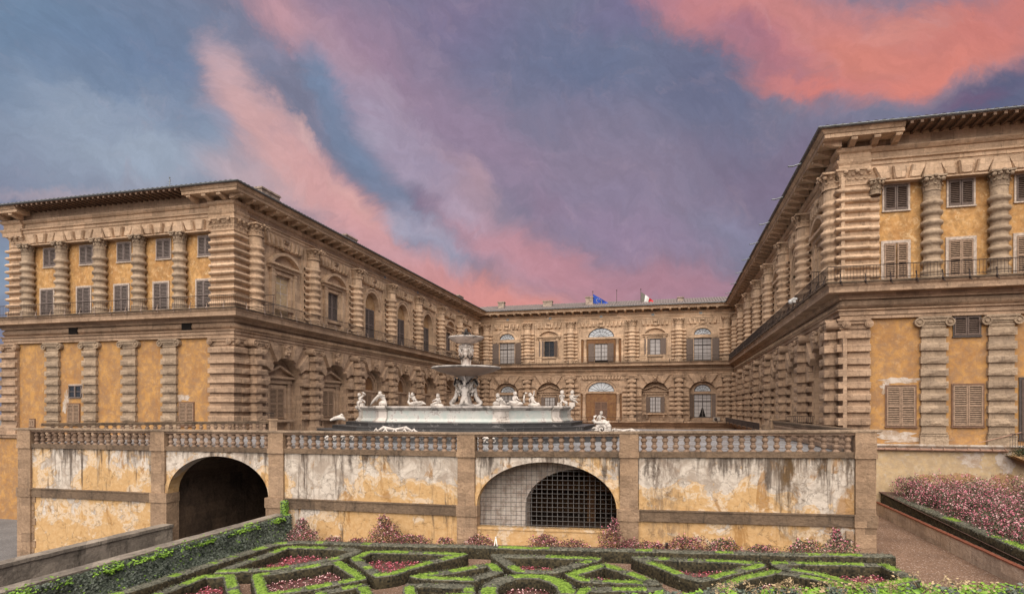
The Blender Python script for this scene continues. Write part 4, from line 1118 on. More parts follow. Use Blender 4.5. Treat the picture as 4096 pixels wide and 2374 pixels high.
# plaster patches
def patch(uc, zc, w, h, Y, seed, mat='white_patch', n=.006, shape=None):
    n = .005+seed*.0013
    mb = MB(); k = 40; pts = []
    for i in range(k):
        a = 2*PI*i/k; r = 1+.7*mnoise.noise(Vector((math.cos(a)*1.8, math.sin(a)*1.8, seed)))+.35*mnoise.noise(Vector((math.cos(a)*6, math.sin(a)*6, seed)))
        pts.append((uc+w/2*math.cos(a)*r, zc+h/2*math.sin(a)*r))
    mb.add([(x, Y-n, z) for x, z in pts]+[(uc, Y-n, zc)], [(i, (i+1) % k, k) for i in range(k)]); pbuild(mb, 'plaster_patch', M[mat])
patch(-46.9, .75, .5, 1.3, YL, 3.1); patch(-47.05, .1, .6, .9, YL, 5.2); patch(-35.9, .75, 1.3, .55, YL, 9.3)
patch(13.2, 1.62, 1.9, .3, YR, 2.2); patch(12.35, 1.2, .5, .6, YR, 6.1); patch(12.9, -1.6, 2.2, .55, YR, 7.7); patch(13.6, -1.85, 3.0, .3, YR, 8.7)
# ledge and basement
mb = MB(); sweep(mb, [(-62, YL), (XL, YL)], [(0, ZF), (.5, ZF), (.5, ZF-.1), (.42, ZF-.2), (.42, ZF-.32), (.3, ZF-.42), (0, ZF-.44)])
pbuild(mb, 'ledge', M['stone_lo'])
mb = MB(); mb.box(-62, XL, -YL-.9, -YL+.24, -12, ZF-.44); pbuild(mb, 'basement_wall', M['plaster_lo'])
mb = MB(); sweep(mb, [(XR-.2, YR), (32, YR)], [(0, ZF), (.42, ZF+.02), (.42, ZF-.08), (.3, ZF-.2), (.25, ZF-.3), (0, ZF-.3)])
pbuild(mb, 'ledge', M['white_patch'], 'peeling pale ledge')
mb = MB(); mb.tube([(XR, YR-.36, ZF-.28), (18.4, YR-.36, ZF-.3)], .07, 8)
for k in range(14): mb.tube([(XR+.3+k*.6, YR-.36, ZF-.28), (XR+.36+k*.6, YR-.36, ZF-.28)], .1, 8)
mb.tube([(17.0, YR-.33, -1.95), (18.2, YR-.34, -1.6), (19.0, YR-.34, -1.35)], .025, 6)
pbuild(mb, 'pipe', M['cable'])
mb = MB(); mb.box(XR-.1, 32, -YR-.9, -YR+.16, -12, ZF-.3); pbuild(mb, 'basement_wall', M['plaster_base'], 'pale yellow basement wall with flaking patches')
for (uc, zc, w, h, sd_) in ((16.7, -2.95, 1.2, .9, 1.1), (18.3, -3.1, .9, 1.3, 4.4), (14.4, -4.1, .9, .7, 5.5), (15.9, -4.0, 1.6, .6, 6.6), (18.2, -4.0, .7, .8, 2.5)):
    patch(uc, zc, w, h, YR-.16, sd_, 'plaster_warm' if zc < -3.7 else 'white_patch')
# centre block below the first floor
mb = MB(); mb.box(XL, XR, -YC-1.3, -YC, -12, ZF-.1); pbuild(mb, 'wall', M['stone_lo'], 'shaded ground storey wall')
mb = MB(); sweep(mb, [(XL, 66), (XL, YC), (XR, YC), (XR, 66)], [(0, -2.12), (1.1, -2.15), (1.1, -2.3), (.95, -2.35), (.6, -2.6), (.3, -2.9), (0, -3.0)])
pbuild(mb, 'balcony_ledge', M['stone_lo'])
mb = MB(); mb.box(XR, XR+1.3, -YC, -YR, -12, ZF-.1); mb.box(XL-1.3, XL, -YC, -YL, -12, ZF-.1); pbuild(mb, 'wall', M['stone_lo'], 'side walls below the terrace')
# --- iron railings
def railing(path, z0, h, sp=.17, n=0., clamps=2.9, mat='iron', clamp_mat='iron_lt', r=.011):
    mb = MB(); P = [Vector(p) for p in path]
    for i in range(len(P)-1):
        a, b = P[i], P[i+1]; d = (b-a); l = d.length; d.normalize(); nn = Vector((d.y, -d.x))
        ax, ay = a.x, a.y
        for zz, rr in ((z0+h, .024), (z0+.08, .018)): mb.tube([(a.x, a.y, zz), (b.x, b.y, zz)], rr, 4)
        k = int(l/sp)
        for q in range(k+1):
            p = a+d*(l*q/k); mb.tube([(p.x, p.y, z0), (p.x, p.y, z0+h)], r, 4, smooth=False)
    for i in range(len(P)-1):
        a, b = P[i], P[i+1]; d = (b-a); l = d.length; d.normalize(); nn = Vector((d.y, -d.x))
        q = clamps/2
        while q < l:
            p = a+d*q
            mb.tube([(p.x, p.y, z0+.35), (p.x+nn.x*.12, p.y+nn.y*.12, z0+.05), (p.x+nn.x*.04, p.y+nn.y*.04, z0-.18), (p.x+nn.x*.16+d.x*.1, p.y+nn.y*.16+d.y*.1, z0-.3)], .035, 5, mi=1)
            mb.ball((p.x+nn.x*.12, p.y+nn.y*.12, z0-.1), .07, 6, 5, mi=1); q += clamps
    pbuild(mb, 'balcony_railing', [M[mat], M[clamp_mat]])
n_ = 1.08
railing([(-58, YL-n_), (XL+n_, YL-n_)], 7.4, .8, clamps=1.45)
railing([(XL+n_, YL-n_), (XL+n_, YC-n_)], 7.4, .8, clamps=2.1)
railing([(XL+n_, YC-n_), (XR-n_, YC-n_)], 7.4, .8, clamps=3.2, clamp_mat='iron')
railing([(XR-n_, YC-n_), (XR-n_, YR-n_)], 7.4, .8, clamps=1.9, clamp_mat='iron')
railing([(XR-n_, YR-n_), (32, YR-n_)], 7.4, .8, clamps=1.3, clamp_mat='iron')
railing([(XL+n_, YC-1.0), (XR-1.0, YC-1.0)], -2.1, .62, clamps=5, clamp_mat='iron')
railing([(XR-1.6, YC-1.0), (XR-1.6, 63.5)], -2.1, .62, sp=.12, clamps=5, clamp_mat='iron')
# security gates standing on the balconies beside the corner columns
def gate_at(x, y, rz, z, w, h):
    mb = MB()
    for k in range(int(w/.14)+1): mb.tube([(k*.14, 0, 0), (k*.14, 0, h)], .014, 4)
    for zz in (0.05, h*.5, h): mb.tube([(0, 0, zz), (w, 0, zz)], .025, 4)
    pinst('balcony_gate', mb.mesh('balcony_gate', M['iron']), x, y, rz, z)
gate_at(XL+.3, YL+3.0, 0, 7.35, 1.1, 1.5); gate_at(XL+.4, YL+4.2, R(90), 7.35, .01, 1.5)
gate_at(XR-1.2, YR+2.6, 0, 7.35, 1.1, 1.35); gate_at(XL+.3, YL+2.6, 0, -1.6, 1.3, 1.2); gate_at(-5.3, YC-1.0, 0, -2.1, 2.1, 1.6)
gate_at(XR-1.9, YR+7, R(0), -2.1, 1.8, 1.5)
# ------------------------------------------------------------------ ground and terrace
def wz(x): return 0. if x < -10.2 else .3*(x+10.2)/18.8         # the garden wall's courses rise slightly to the right
def gz(x): return -6.2-.035*(8.6-min(max(x, -20.2), 8.6))
def struct(mb, name, mat): return mb.build(name, mat, kind='structure')
mb = MB(); xs = [-900, -27.9, -20.25, -20.2]; 
mb.add([(-900, -200, -9.15), (-20.3, -200, -9.15), (-20.3, 1500, -9.15), (-900, 1500, -9.15)], [(0, 1, 2, 3)])
struct(mb, 'road', M['road'])
mb = MB(); X_ = [-20.3+1.0*i for i in range(34)]+[900]; v = []; Yr = [-200, 10]+[14+i*1.0 for i in range(16)]+[45, 1500]
for x in X_:
    for y in Yr: v.append((x, y, gz(x)+mnoise.noise(Vector((x*.7, y*.7, 0)))*.03))
ny_ = len(Yr); mb.add(v, [(i*ny_+j, (i+1)*ny_+j, (i+1)*ny_+j+1, i*ny_+j+1) for i in range(len(X_)-1) for j in range(ny_-1)], True)
struct(mb, 'ground', M['gravel'])
mb = MB(); ter = [(-38.6, 29.75), (8.3, 29.75), (8.5, 49), (9.3, 63.6), (-31.3, 63.6), (-31.3, 39.3)]
mb.add([(x, y, ZF-.02) for x, y in ter]+[(x, y, ZF-.42) for x, y in ter], [tuple(range(6)), tuple(range(6, 12))]+[(i, (i+1) % 6, 6+(i+1) % 6, 6+i) for i in range(6)])
struct(mb, 'terrace_floor', M['wet'])
mb = MB(); mb.box(XL, XR, -YC, -63.6, -12.3, -12); struct(mb, 'courtyard_floor', M['road'])

# ------------------------------------------------------------------ the terrace wall with its balustrade
Y0 = 29.5
tw = thing('terrace_wall', 'long peeling ochre terrace wall topped by a stone balustrade, with two arches', 'wall', (0, Y0, -9.2))
def tbuild(mb, name, mat, label=None, slope=True):
    mb.v = [(x, y, z+(wz(x) if slope else 0)) for x, y, z in mb.v]
    o = mb.build(name, mat, tw, label=label); o.location = (0, 0, 9.2); return o
PIL = [(-38.89, -37.86), (-28.94, -27.98), (-21.18, -20.24), (-10.29, -9.36), (-2.23, -1.35), (7.8, 8.63)]
ZTOP, ZCU, ZBT, ZBB, ZS0, ZS1 = -1.235, -1.46, -2.19, -2.45, -4.9, -5.43
def grid_box(mb, x0, x1, *a, step=1.2, **k):       # boxes cut along x so they can follow the slope
    n = max(1, int((x1-x0)/step))
    for i in range(n): mb.box(x0+(x1-x0)*i/n, x0+(x1-x0)*(i+1)/n, *a, **k)
PANEL_LAB = ['panel left of the dark arch', 'panel around the dark arch', 'middle panel with a large grey patch', 'panel around the grilled arch', 'stained right panel']
for i in range(5):
    a, b = PIL[i][1], PIL[i+1][0]
    mb = MB()
    if i in (1, 3):
        rz_ = 2.2; zs = -4.88; x0, x1 = (-27.85, -21.2) if i == 1 else (-9.3, -2.36)
        zb = -9.3 if i == 1 else -5.95
        wall_face(mb, a, b, -9.3, ZBB, [(max(a+.02, x0), min(b-.02, x1), zb, zs, rz_)], 0, .8 if i == 1 else .55, seg=28)
        arch_band(mb, (x0+x1)/2, zs, (x1-x0)/2-.02, rz_-.02, .22, -.02, .05, seg=28)
    else:
        wall_face(mb, a, b, -9.3, ZBB, [], 0)
        mb2 = MB(); n = 10
        mb.v = [(a+(b-a)*0 + x if False else x, y, z) for x, y, z in mb.v]
        mb = MB()
        for k in range(n): wall_face(mb, a+(b-a)*k/n, a+(b-a)*(k+1)/n, -9.3, ZBB, [], 0)
    tbuild(mb, 'wall_panel', M['wall_plaster'], PANEL_LAB[i])
    mb = MB(); grid_box(mb, a, b, -.3, .10, ZBB, ZBT); tbuild(mb, 'plinth_course', M['stone_band'])
    mb = MB()
    if i not in (1, 3): grid_box(mb, a, b, -.02, .10, ZS1, ZS0); grid_box(mb, a, b, -.02, .135, ZS0-.06, ZS0+.01); tbuild(mb, 'string_course', M['stone_band'])
    mb = MB(); grid_box(mb, a, b, -.27, .09, ZCU, ZTOP-.09); tbuild(mb, 'top_rail', M['stone_bal'])
mb = MB(); grid_box(mb, -39.15, 8.85, -.36, .2, ZTOP-.09, ZTOP); grid_box(mb, -39.1, 8.8, -.33, .165, ZTOP-.13, ZTOP-.09)
tbuild(mb, 'coping', M['stone_cope'])
for i, (a, b) in enumerate(PIL):
    mb = MB(); last = i in (0, 5)
    mb.box(a, b, -.8 if last else -.35, .16, ZBB, ZTOP-.13); mb.box(a-.03, b+.03, -.3, .19, ZBB-.02, ZBT-.02)
    mb.box(a+.02, b-.02, -.8 if last else -.1, .12, ZS0, ZBB-.02); mb.box(a-.04, b+.04, -.8 if last else -.1, .2, ZS1, ZS0+.01); mb.box(a, b, -.8 if last else -.1, .15, -9.3, ZS1)
    if i in (1, 2): # imposts and jambs of the dark arch
        if i == 1: mb.box(b, b+.14, -.8, .14, -9.3, ZS1-.0); mb.box(b, b+.18, -.8, .19, ZS1, ZS0)
        else: mb.box(a-.14, a, -.8, .14, -9.3, ZS1); mb.box(a-.18, a, -.8, .19, ZS1, ZS0)
    if i in (3, 4):
        if i == 3: mb.box(b, b+.1, -.5, .12, -9.3, ZS1); mb.box(b, b+.13, -.5, .16, ZS1, ZS0)
        else: mb.box(a-.1, a, -.5, .12, -9.3, ZS1); mb.box(a-.13, a, -.5, .16, ZS1, ZS0)
    if last:
        z = -9.0
        while z < ZS1-.3:
            q = .12 if int(z*10) % 2 else .0
            if i == 0: mb.box(b, b+.16+q, -.02, .05, z, z+.4)
            z += .46
    tbuild(mb, 'pillar', M['stone_wall'])
BALP = [(.115, 0), (.115, .05), (.085, .07), (.06, .10), (.07, .13), (.105, .18), (.115, .23), (.10, .29), (.07, .33), (.062, .345), (.085, .36), (.085, .385), (.062, .40), (.07, .42), (.10, .46), (.115, .52), (.105, .57), (.07, .62), (.06, .65), (.085, .68), (.115, .69), (.115, .73)]
BALP = [(r*1.27, z) for r, z in BALP]
balm = rough(MB().lathe(BALP, (0, 0, 0), 14), .006, 6).mesh('baluster', M['stone_bal'])
cnt = [18, 13, 20, 14, 19]
for i in range(5):
    a, b = PIL[i][1], PIL[i+1][0]; n = cnt[i]
    for k in range(n):
        x = a+(b-a)*(k+.5)/n+random.uniform(-.012, .012)
        inst('baluster', balm, tw, (x, .09, ZBT+wz(x)+9.2), random.uniform(0, 6))
M['inner_pale'] = plaster('pale inner plaster', (.80, .72, .65), (.70, .62, .55), (.84, .78, .72), .5, grime=.2, tint=(.3, .2, .15))
# grille, sill and the vaulted rooms behind the arches
mb = MB(); x = -9.2
while x < -2.4:
    t = (x+5.83)/3.47; top = -4.88+2.18*math.sqrt(max(0, 1-t*t)); mb.tube([(x, .4, -5.95), (x+random.uniform(-.015, .015), .4, top)], .013, 4); x += .262
z = -5.85
while z < -2.75:
    t = max(0, (z+4.88)/2.18); w = 3.45*math.sqrt(1-t*t); mb.tube([(-5.83-w, .39, z), (-5.83, .36, z+.01), (-5.83+w, .39, z)], .013, 4); z += .222
tbuild(mb, 'grille', M['grille'])
mb = MB(); mb.box(-9.25, -2.4, -.5, .04, -6.06, -5.95); mb.box(-9.25, -2.4, -.5, -.01, -9.3, -6.06)
tbuild(mb, 'sill', M['wall_plaster'], 'sill below the grille')
mb = MB(); wall_face(mb, -10.3, -1.3, -9.3, -2.5, [(-7.15, -1.5, -9.3, -5.1, 2.0)], -1.5, 1.2, seg=24)
mb.box(-9.4, -9.3, -3, -.55, -9.3, -2.5); mb.box(-10.3, -1.3, -12, -.7, -2.62, -2.5)
tbuild(mb, 'inner_arch', M['inner_pale'], 'pale wall with a second arch behind the grille', False)
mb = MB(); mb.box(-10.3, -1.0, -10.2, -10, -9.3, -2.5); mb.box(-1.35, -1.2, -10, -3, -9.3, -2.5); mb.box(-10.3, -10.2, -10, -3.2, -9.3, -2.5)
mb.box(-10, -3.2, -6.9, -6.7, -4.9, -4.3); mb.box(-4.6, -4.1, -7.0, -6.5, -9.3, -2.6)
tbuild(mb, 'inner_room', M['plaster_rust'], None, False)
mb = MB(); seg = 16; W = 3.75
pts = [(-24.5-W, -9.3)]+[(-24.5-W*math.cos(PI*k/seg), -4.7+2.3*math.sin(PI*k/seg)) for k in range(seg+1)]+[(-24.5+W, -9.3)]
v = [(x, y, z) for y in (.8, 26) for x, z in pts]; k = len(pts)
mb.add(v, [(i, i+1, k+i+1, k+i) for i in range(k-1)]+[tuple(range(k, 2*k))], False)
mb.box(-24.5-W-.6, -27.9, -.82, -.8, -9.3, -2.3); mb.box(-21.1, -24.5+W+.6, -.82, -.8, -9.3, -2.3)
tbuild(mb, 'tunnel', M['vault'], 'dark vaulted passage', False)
# side returns of the terrace
mb = MB(); mb.box(8.0, 8.6, -20, -.8, -9.3, ZBT+.25); mb.v = [(x, y, z) for x, y, z in mb.v]
sweep(mb, [(-31.2, 9.9), (-38.75, .8)], [(0, -9.3), (0, ZBT), (-.4, ZBT), (-.4, -9.3)])
tbuild(mb, 'return_wall', M['wall_plaster'], None, False)

def balustrade(name, label, p, q, z0, n, piers=(1, 1)):
    """a run of balustrade from p to q"""
    p, q = Vector(p), Vector(q); d = q-p; l = d.length; a = math.atan2(d.y, d.x)
    t = thing(name, label, 'balustrade', (p.x, p.y, z0), a, 'balustrades along the sides of the terrace')
    mb = MB(); mb.box(0, l, -.17, .17, 1.03, 1.12); mb.box(0, l, -.13, .13, .93, 1.03); mb.build('coping', M['stone_band'], t)
    mb = MB(); mb.box(0, l, -.15, .15, 0, .2); mb.build('plinth', M['stone_bal'], t)
    for s_, x in zip(piers, (0, l)):
        if s_: mb = MB(); mb.box(x-.28, x+.28, -.28, .28, -.02, 1.16); mb.box(x-.34, x+.34, -.34, .34, 1.16, 1.26); mb.build('pier', M['stone_wall'], t)
    for k in range(n): inst('baluster', balm, t, (.35+(l-.7)*(k+.5)/n, 0, .2), 0)
    return t
balustrade('balustrade', 'dark capped balustrade running back to the left wing', (-38.3, 30.4), (-28.9, 40.6), ZF+.02, 28, (0, 1))
balustrade('balustrade', 'dark capped balustrade running back along the right side of the terrace', (8.2, 30.4), (7.7, 49.8), ZF+.02, 40, (0, 1))

# ------------------------------------------------------------------ ramp walls, ivy
mb = MB()
def strip_wall(mb, x0, x1, y0, y1, z0, z1, seed=0):
    n = int((y1-y0)/.4)
    for i in range(n):
        a, b = y0+(y1-y0)*i/n, y0+(y1-y0)*(i+1)/n
        mb.box(x0, x1, -b, -a, z0, z1)
strip_wall(mb, -28.0, -27.45, 12, 29.4, -9.3, -6.78)
t = mb.build('ramp_wall', M['mossy'], label='low stained parapet wall on the far side of the ramp', cat='wall')
mb = MB(); strip_wall(mb, -28.08, -27.37, 12, 29.4, -6.78, -6.62); rough(mb, .03).build('coping', M['mossy'], t)
mb = MB(); strip_wall(mb, -20.6, -20.12, 9, 29.38, -9.3, -5.86)
t = mb.build('ramp_wall', M['mossy'], label='low parapet wall covered with ivy on its garden side', cat='wall')
mb = MB(); strip_wall(mb, -20.68, -20.02, 9, 29.38, -5.86, -5.72); rough(mb, .03).build('coping', M['mossy'], t)
def leafq(mb, p, s, n=None, mi=0, spread=1.):
    """one small leaf: a folded quad facing roughly n"""
    d = Vector((random.gauss(0, 1), random.gauss(0, 1), random.gauss(0, 1)))
    if n is not None: d = Vector(n)*1.6+d*.7*spread
    d.normalize(); a = d.cross(Vector((random.random()-.5, random.random()-.5, random.random()+.2))).normalized(); b = d.cross(a)
    p = Vector(p); k = len(mb.v)
    mb.v += [tuple(p-a*s), tuple(p-b*s*.6+d*s*.15), tuple(p+a*s), tuple(p+b*s*.6+d*s*.15)]
    mb.f.append((k, k+1, k+2, k+3)); mb.sm.append(False); mb.mi.append(mi)
ivy = MB()
for i in range(26000):
    y = random.uniform(13, 29.3); zt_ = -5.8; zb_ = gz(-19.8)+.05
    t_ = random.random(); z = zb_+(zt_-zb_)*t_
    bul = .18+.22*mnoise.noise(Vector((y*1.1, z*1.3, 3)))+.3*(1-t_)**1.5
    x = -20.1+bul*random.uniform(.8, 1.05)
    leafq(ivy, (x, y, z), random.uniform(.05, .1), (1, -.45, .5), 1 if random.random() < .025 else 0)
for i in range(9000):
    y = random.uniform(13, 29.3); g = mnoise.noise(Vector((y*.9, 0, 7)))
    x = -20.15+random.uniform(0, .36)+.08*g; z = -5.77+random.gauss(0, .05)-(x+20.15)*.5
    if random.random() < .3+g*1.0: leafq(ivy, (x, y, z), random.uniform(.04, .075), (.3, -.2, 1), 1)
for i in range(2600):                                # ivy climbing at the pillar
    z = random.uniform(-7, -5.0); x = -20.1+random.uniform(-.1, .45)*(1 if z < -5.7 else .5); y = 29.3+random.uniform(-.25, .05)
    leafq(ivy, (x, y-.05, z), random.uniform(.045, .08), (.3, -1, .3), 1 if (z > -5.75 and random.random() < .7) else 0)
ivy.build('ivy', [M['ivy'], M['ivy_bright']], label='dense dark ivy hanging over the ramp wall with bright young leaves along its top', cat='ivy')

# ------------------------------------------------------------------ box hedges
HG = {
'border':[(-19.24,17.56),(-19.08,18.4),(-19.01,19.78),(-18.97,21.58),(-18.85,23.09),(-18.75,25.12),(-18.55,26.4),(-17.79,26.95),(-15.81,26.9),(-13.66,26.75),(-11.23,26.75),(-8.98,26.8),(-6.25,26.65),(-4.13,26.65),(-2.43,26.68),(-0.44,26.68),(1.17,26.6),(3.02,26.59),(5.1,26.58),(6.83,26.63),(8.4,26.7)],
'h2':[(-17.63,21.36),(-17.62,22.8),(-17.55,24.58),(-17.6,25.85),(-16.9,25.9),(-14.4,25.82),(-13.71,25.52),(-13.87,24.06),(-14.89,22.77),(-15.66,21.97)],
'h3':[(-17.64,17.82),(-17.75,20.62),(-16.76,20.8),(-14.96,18.82),(-13.93,17.71),(-15.28,16.69)],
'h4':[(-15.65,21.0),(-14.33,22.44),(-13.56,23.39),(-11.16,21.09),(-11.93,20.25),(-12.71,19.44),(-13.64,18.64)],
'h5':[(-13.12,24.14),(-13.02,25.27),(-11.83,25.44),(-8.59,25.3),(-9.49,23.84),(-10.29,21.99),(-10.76,21.59)],
'h6':[(-9.24,21.61),(-8.02,22.62),(-6.9,23.73),(-6.29,22.7),(-6.92,21.51),(-8.08,21.47)],
'h7':[(-8.97,20.47),(-8.35,20.6),(-6.83,20.6),(-6.45,19.71),(-8.2,18.85)],
'h8':[(-11.76,19.18),(-10.69,20.2),(-10.15,19.46),(-9.67,18.65),(-11.07,18.28)],
'h9':[(-7.16,25.27),(-4.92,25.26),(-2.8,25.1),(-4.17,22.95),(-5.49,22.8)],
'h11':[(-3.51,22.58),(-2.39,24.18),(-0.39,21.82),(-2.91,21.85)],
'h12':[(-2.76,20.75),(-0.27,21.12),(-0.09,19.98),(-2.79,19.6)],
'h13':[(-1.28,25.47),(1.41,25.23),(3.34,25.1),(3.32,24.64),(2.13,23.48),(1.12,22.41),(0.55,22.86),(-0.42,24.34)],
'h14':[(3.92,25.19),(6.52,25.22),(7.67,25.25),(7.97,23.37),(6.41,22.32),(5.69,22.74),(5.18,23.63),(4.14,24.39)],
'h15':[(1.43,21.12),(2.4,22.67),(3.69,23.88),(4.72,23.26),(5.4,22.47),(5.09,21.18),(1.59,20.05)],
'h10':[(-3.28,20.41),(-3.49,21.11),(-3.91,21.73),(-4.46,22.13),(-5.05,22.23),(-5.57,21.99),(-5.91,21.48),(-6.04,20.79),(-5.93,20.05),(-5.63,19.39),(-5.2,18.9),(-4.71,18.61),(-4.21,18.56),(-3.77,18.74),(-3.44,19.14),(-3.26,19.72)],
'h16':[(-.9,18.2),(-.6,20.0),(1.0,19.2),(2.4,17.6)]}
HL = {'border': 'long straight clipped hedge running beside the ivy and below the wall roses',
'h2': 'clipped wedge shaped box hedge nearest the ivy and wall, round red bedding', 'h3': 'clipped box hedge cut by the bottom edge, left of the white flowered bed',
'h4': 'clipped box hedge round the bed of small white flowers', 'h5': 'clipped triangular box hedge round red bedding below the largest wall rose',
'h6': 'small clipped leaf shaped hedge left of the oval hedge', 'h7': 'clipped hedge at the bottom edge left of the oval hedge', 'h8': 'clipped hedge corner at the bottom edge below the white flowered bed',
'h9': 'clipped trapezoid box hedge below the grilled arch', 'h10': 'clipped oval box hedge in the middle of the parterre', 'h11': 'clipped triangular box hedge right of the oval hedge',
'h12': 'clipped straight hedge at the bottom edge right of the oval hedge', 'h13': 'clipped triangular box hedge with red bedding right of the central path',
'h14': 'clipped box hedge at the right end of the parterre beside the gravel path', 'h15': 'clipped box hedge round pale flowers behind the foreground leaves', 'h16': 'clipped hedge at the bottom edge left of the foreground leaves'}
def resample(P, closed, step):
    P = [Vector(p) for p in P]; out = []; n = len(P)
    for i in range(n if closed else n-1):
        a, b = P[i], P[(i+1) % n]; k = max(1, int((b-a).length/step))
        for q in range(k): out.append(a+(b-a)*q/k)
    if not closed: out.append(P[-1])
    return out
HEDGEM = [M['box_side'], M['box_edge'], M['box_top']]
def hedge(key, w, h, closed=True, seed=0, green=.5, dens=1.):
    P = resample(HG[key], closed, .22); n = len(P); cs = [(-.5, 0), (-.53, .5), (-.5, .93), (-.4, 1.0), (-.12, 1.03), (.12, 1.03), (.4, 1.0), (.5, .93), (.53, .5), (.5, 0)]
    m = len(cs); mb = MB(); nor = []
    for i in range(n):
        a = P[i-1] if (closed or i) else P[0]; b = P[(i+1) % n] if (closed or i < n-1) else P[-1]
        d = (b-a).normalized(); nor.append(Vector((d.y, -d.x)))
    def pos(i, f, c, zz):
        j = (i+1) % n if closed else min(i+1, n-1)
        p = P[i]*(1-f)+P[j]*f; nn = nor[i]*(1-f)+nor[j]*f
        return p.x+nn.x*c*w, p.y+nn.y*c*w, gz(p.x)-.02+zz*h
    v = []
    for i in range(n):
        for c, zz in cs:
            x, y, z = pos(i, 0, c, zz); d = mnoise.noise_vector(Vector((x*3.5, y*3.5, z*3.5+seed)))*.05
            v.append((x+d.x, y+d.y, z+d.z*.7))
    f = []; mi = []
    for i in range(n if closed else n-1):
        j = (i+1) % n
        for a in range(m-1):
            g = mnoise.noise(Vector((P[i].x*1.1, P[i].y*1.1, seed)))+green-.31
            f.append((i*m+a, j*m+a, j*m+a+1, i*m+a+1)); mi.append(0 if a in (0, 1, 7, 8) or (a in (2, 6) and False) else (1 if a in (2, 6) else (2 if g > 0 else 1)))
    if not closed: f += [tuple(range(m)), tuple(range((n-1)*m, n*m))]; mi += [0, 0]
    mb.v = v; mb.f = f; mb.sm = [True]*len(f); mb.mi = mi
    tot = int(n*85*dens)
    for _ in range(tot):
        i = random.randrange(n if closed else n-1); fr = random.random(); r = random.random()
        g = mnoise.noise(Vector((P[i].x*1.1, P[i].y*1.1, seed)))+green-.31
        if r < .52:
            s_ = random.choice((-1, 1)); zz = random.random()**.8
            x, y, z = pos(i, fr, s_*(.52+random.uniform(-.02, .06)), zz); leafq(mb, (x, y, z), random.uniform(.018, .036), (nor[i].x*s_, nor[i].y*s_, .3), 1 if (zz > .9 or random.random() < .06) else 0)
        else:
            c = random.uniform(-.54, .54); x, y, z = pos(i, fr, c, 1.02)
            q = (1 if abs(c) > .43+random.uniform(-.08, .08) else (2 if g > random.uniform(-.15, .15) else 1))
            leafq(mb, (x, y, z+random.uniform(-.015, .04)), random.uniform(.018, .034), (0, 0, 1), q)
    return mb.build('box_hedge', HEDGEM, label=HL[key], cat='hedge', group='clipped box hedges of the parterre')
for i, k in enumerate(HG):
    if k == 'border': hedge(k, .5, .55, False, i, .12)
    else: hedge(k, .44 if k != 'h10' else .62, .52, True, i*3.3, .55 if k in ('h4', 'h3', 'h6', 'h10', 'h11', 'h12') else .42)
# bedding plants inside the hedges
def inside(p, poly):
    c_ = False; n = len(poly)
    for i in range(n):
        (x1, y1), (x2, y2) = poly[i], poly[i-1]
        if (y1 > p[1]) != (y2 > p[1]) and p[0] < (x2-x1)*(p[1]-y1)/(y2-y1)+x1: c_ = not c_
    return c_
beds = MB(); soil = MB()
for k in HG:
    if k == 'border': continue
    poly = HG[k]; xs_ = [p[0] for p in poly]; ys_ = [p[1] for p in poly]
    soil.add([(x, y, gz(x)+.045) for x, y in poly], [tuple(range(len(poly)))])
    area = (max(xs_)-min(xs_))*(max(ys_)-min(ys_))
    pale = k in ('h4', 'h15', 'h10')
    for _ in range(int(area*36)):
        p = (random.uniform(min(xs_), max(xs_)), random.uniform(min(ys_), max(ys_)))
        if not inside(p, poly): continue
        z = gz(p[0])+.07
        for q in range(6): leafq(beds, (p[0]+random.gauss(0, .04), p[1]+random.gauss(0, .04), z+random.uniform(0, .08)), random.uniform(.025, .05), (0, -.4, 1), 1 if pale else (0 if random.random() < .75 else 1))
        if random.random() < (.55 if pale else .35): 
            for q in range(2): leafq(beds, (p[0], p[1], z+.11), .032, (0, -.6, 1), 2 if pale else 3)
soil.build('bed_soil', M['soil'], kind='structure')
beds.build('bedding_plants', [M['red_flower'], M['rose_leaf'], M['rose_pale'], M['rose_pink']], label='low red and pale bedding plants filling the hedge compartments', cat='flowers', kind='stuff')

# ------------------------------------------------------------------ rose bushes along the wall
def bush(mb, cx, cy, z0, w, d, h, n, fl, seed, green=.35, spiky=True):
    for _ in range(n):
        a = random.uniform(0, 2*PI); t = random.random()**.7; zz = random.random()
        rr = math.sqrt(random.random())*(.55+.5*math.sin(PI*min(1, zz*.9+.12)))
        lump = 1+.45*mnoise.noise(Vector((math.cos(a)*2+seed, math.sin(a)*2, zz*2.5+seed)))
        hh = h*(1+.35*mnoise.noise(Vector((math.cos(a)*rr*3+seed, math.sin(a)*rr*3, seed))))
        x = cx+math.cos(a)*rr*w*.5*lump; y = cy+math.sin(a)*rr*d*.5*lump; z = z0+zz*hh
        leafq(mb, (x, y, z), random.uniform(.022, .045), (math.cos(a)*.4, -.5, .8), 1 if random.random() < green else 0, 1.4)
        if random.random() < fl:
            q = random.choice((2, 2, 3)); s = random.uniform(.018, .034)
            for _k in range(3): leafq(mb, (x+random.gauss(0, .012), y-.03, z+.02+random.gauss(0, .012)), s, (0, -1, .5), q, .8)
    for _ in range(int(w*4)):
        x = cx+random.uniform(-.35, .35)*w; y = cy+random.uniform(-.3, .3)*d
        mb.tube([(x*.4+cx*.6, y, z0), (x, y, z0+h*random.uniform(.6, .95))], [.009, .004], 3, mi=0)
ROSEM = [M['rose_leaf'], M['rose_green'], M['rose_pink'], M['rose_pale']]
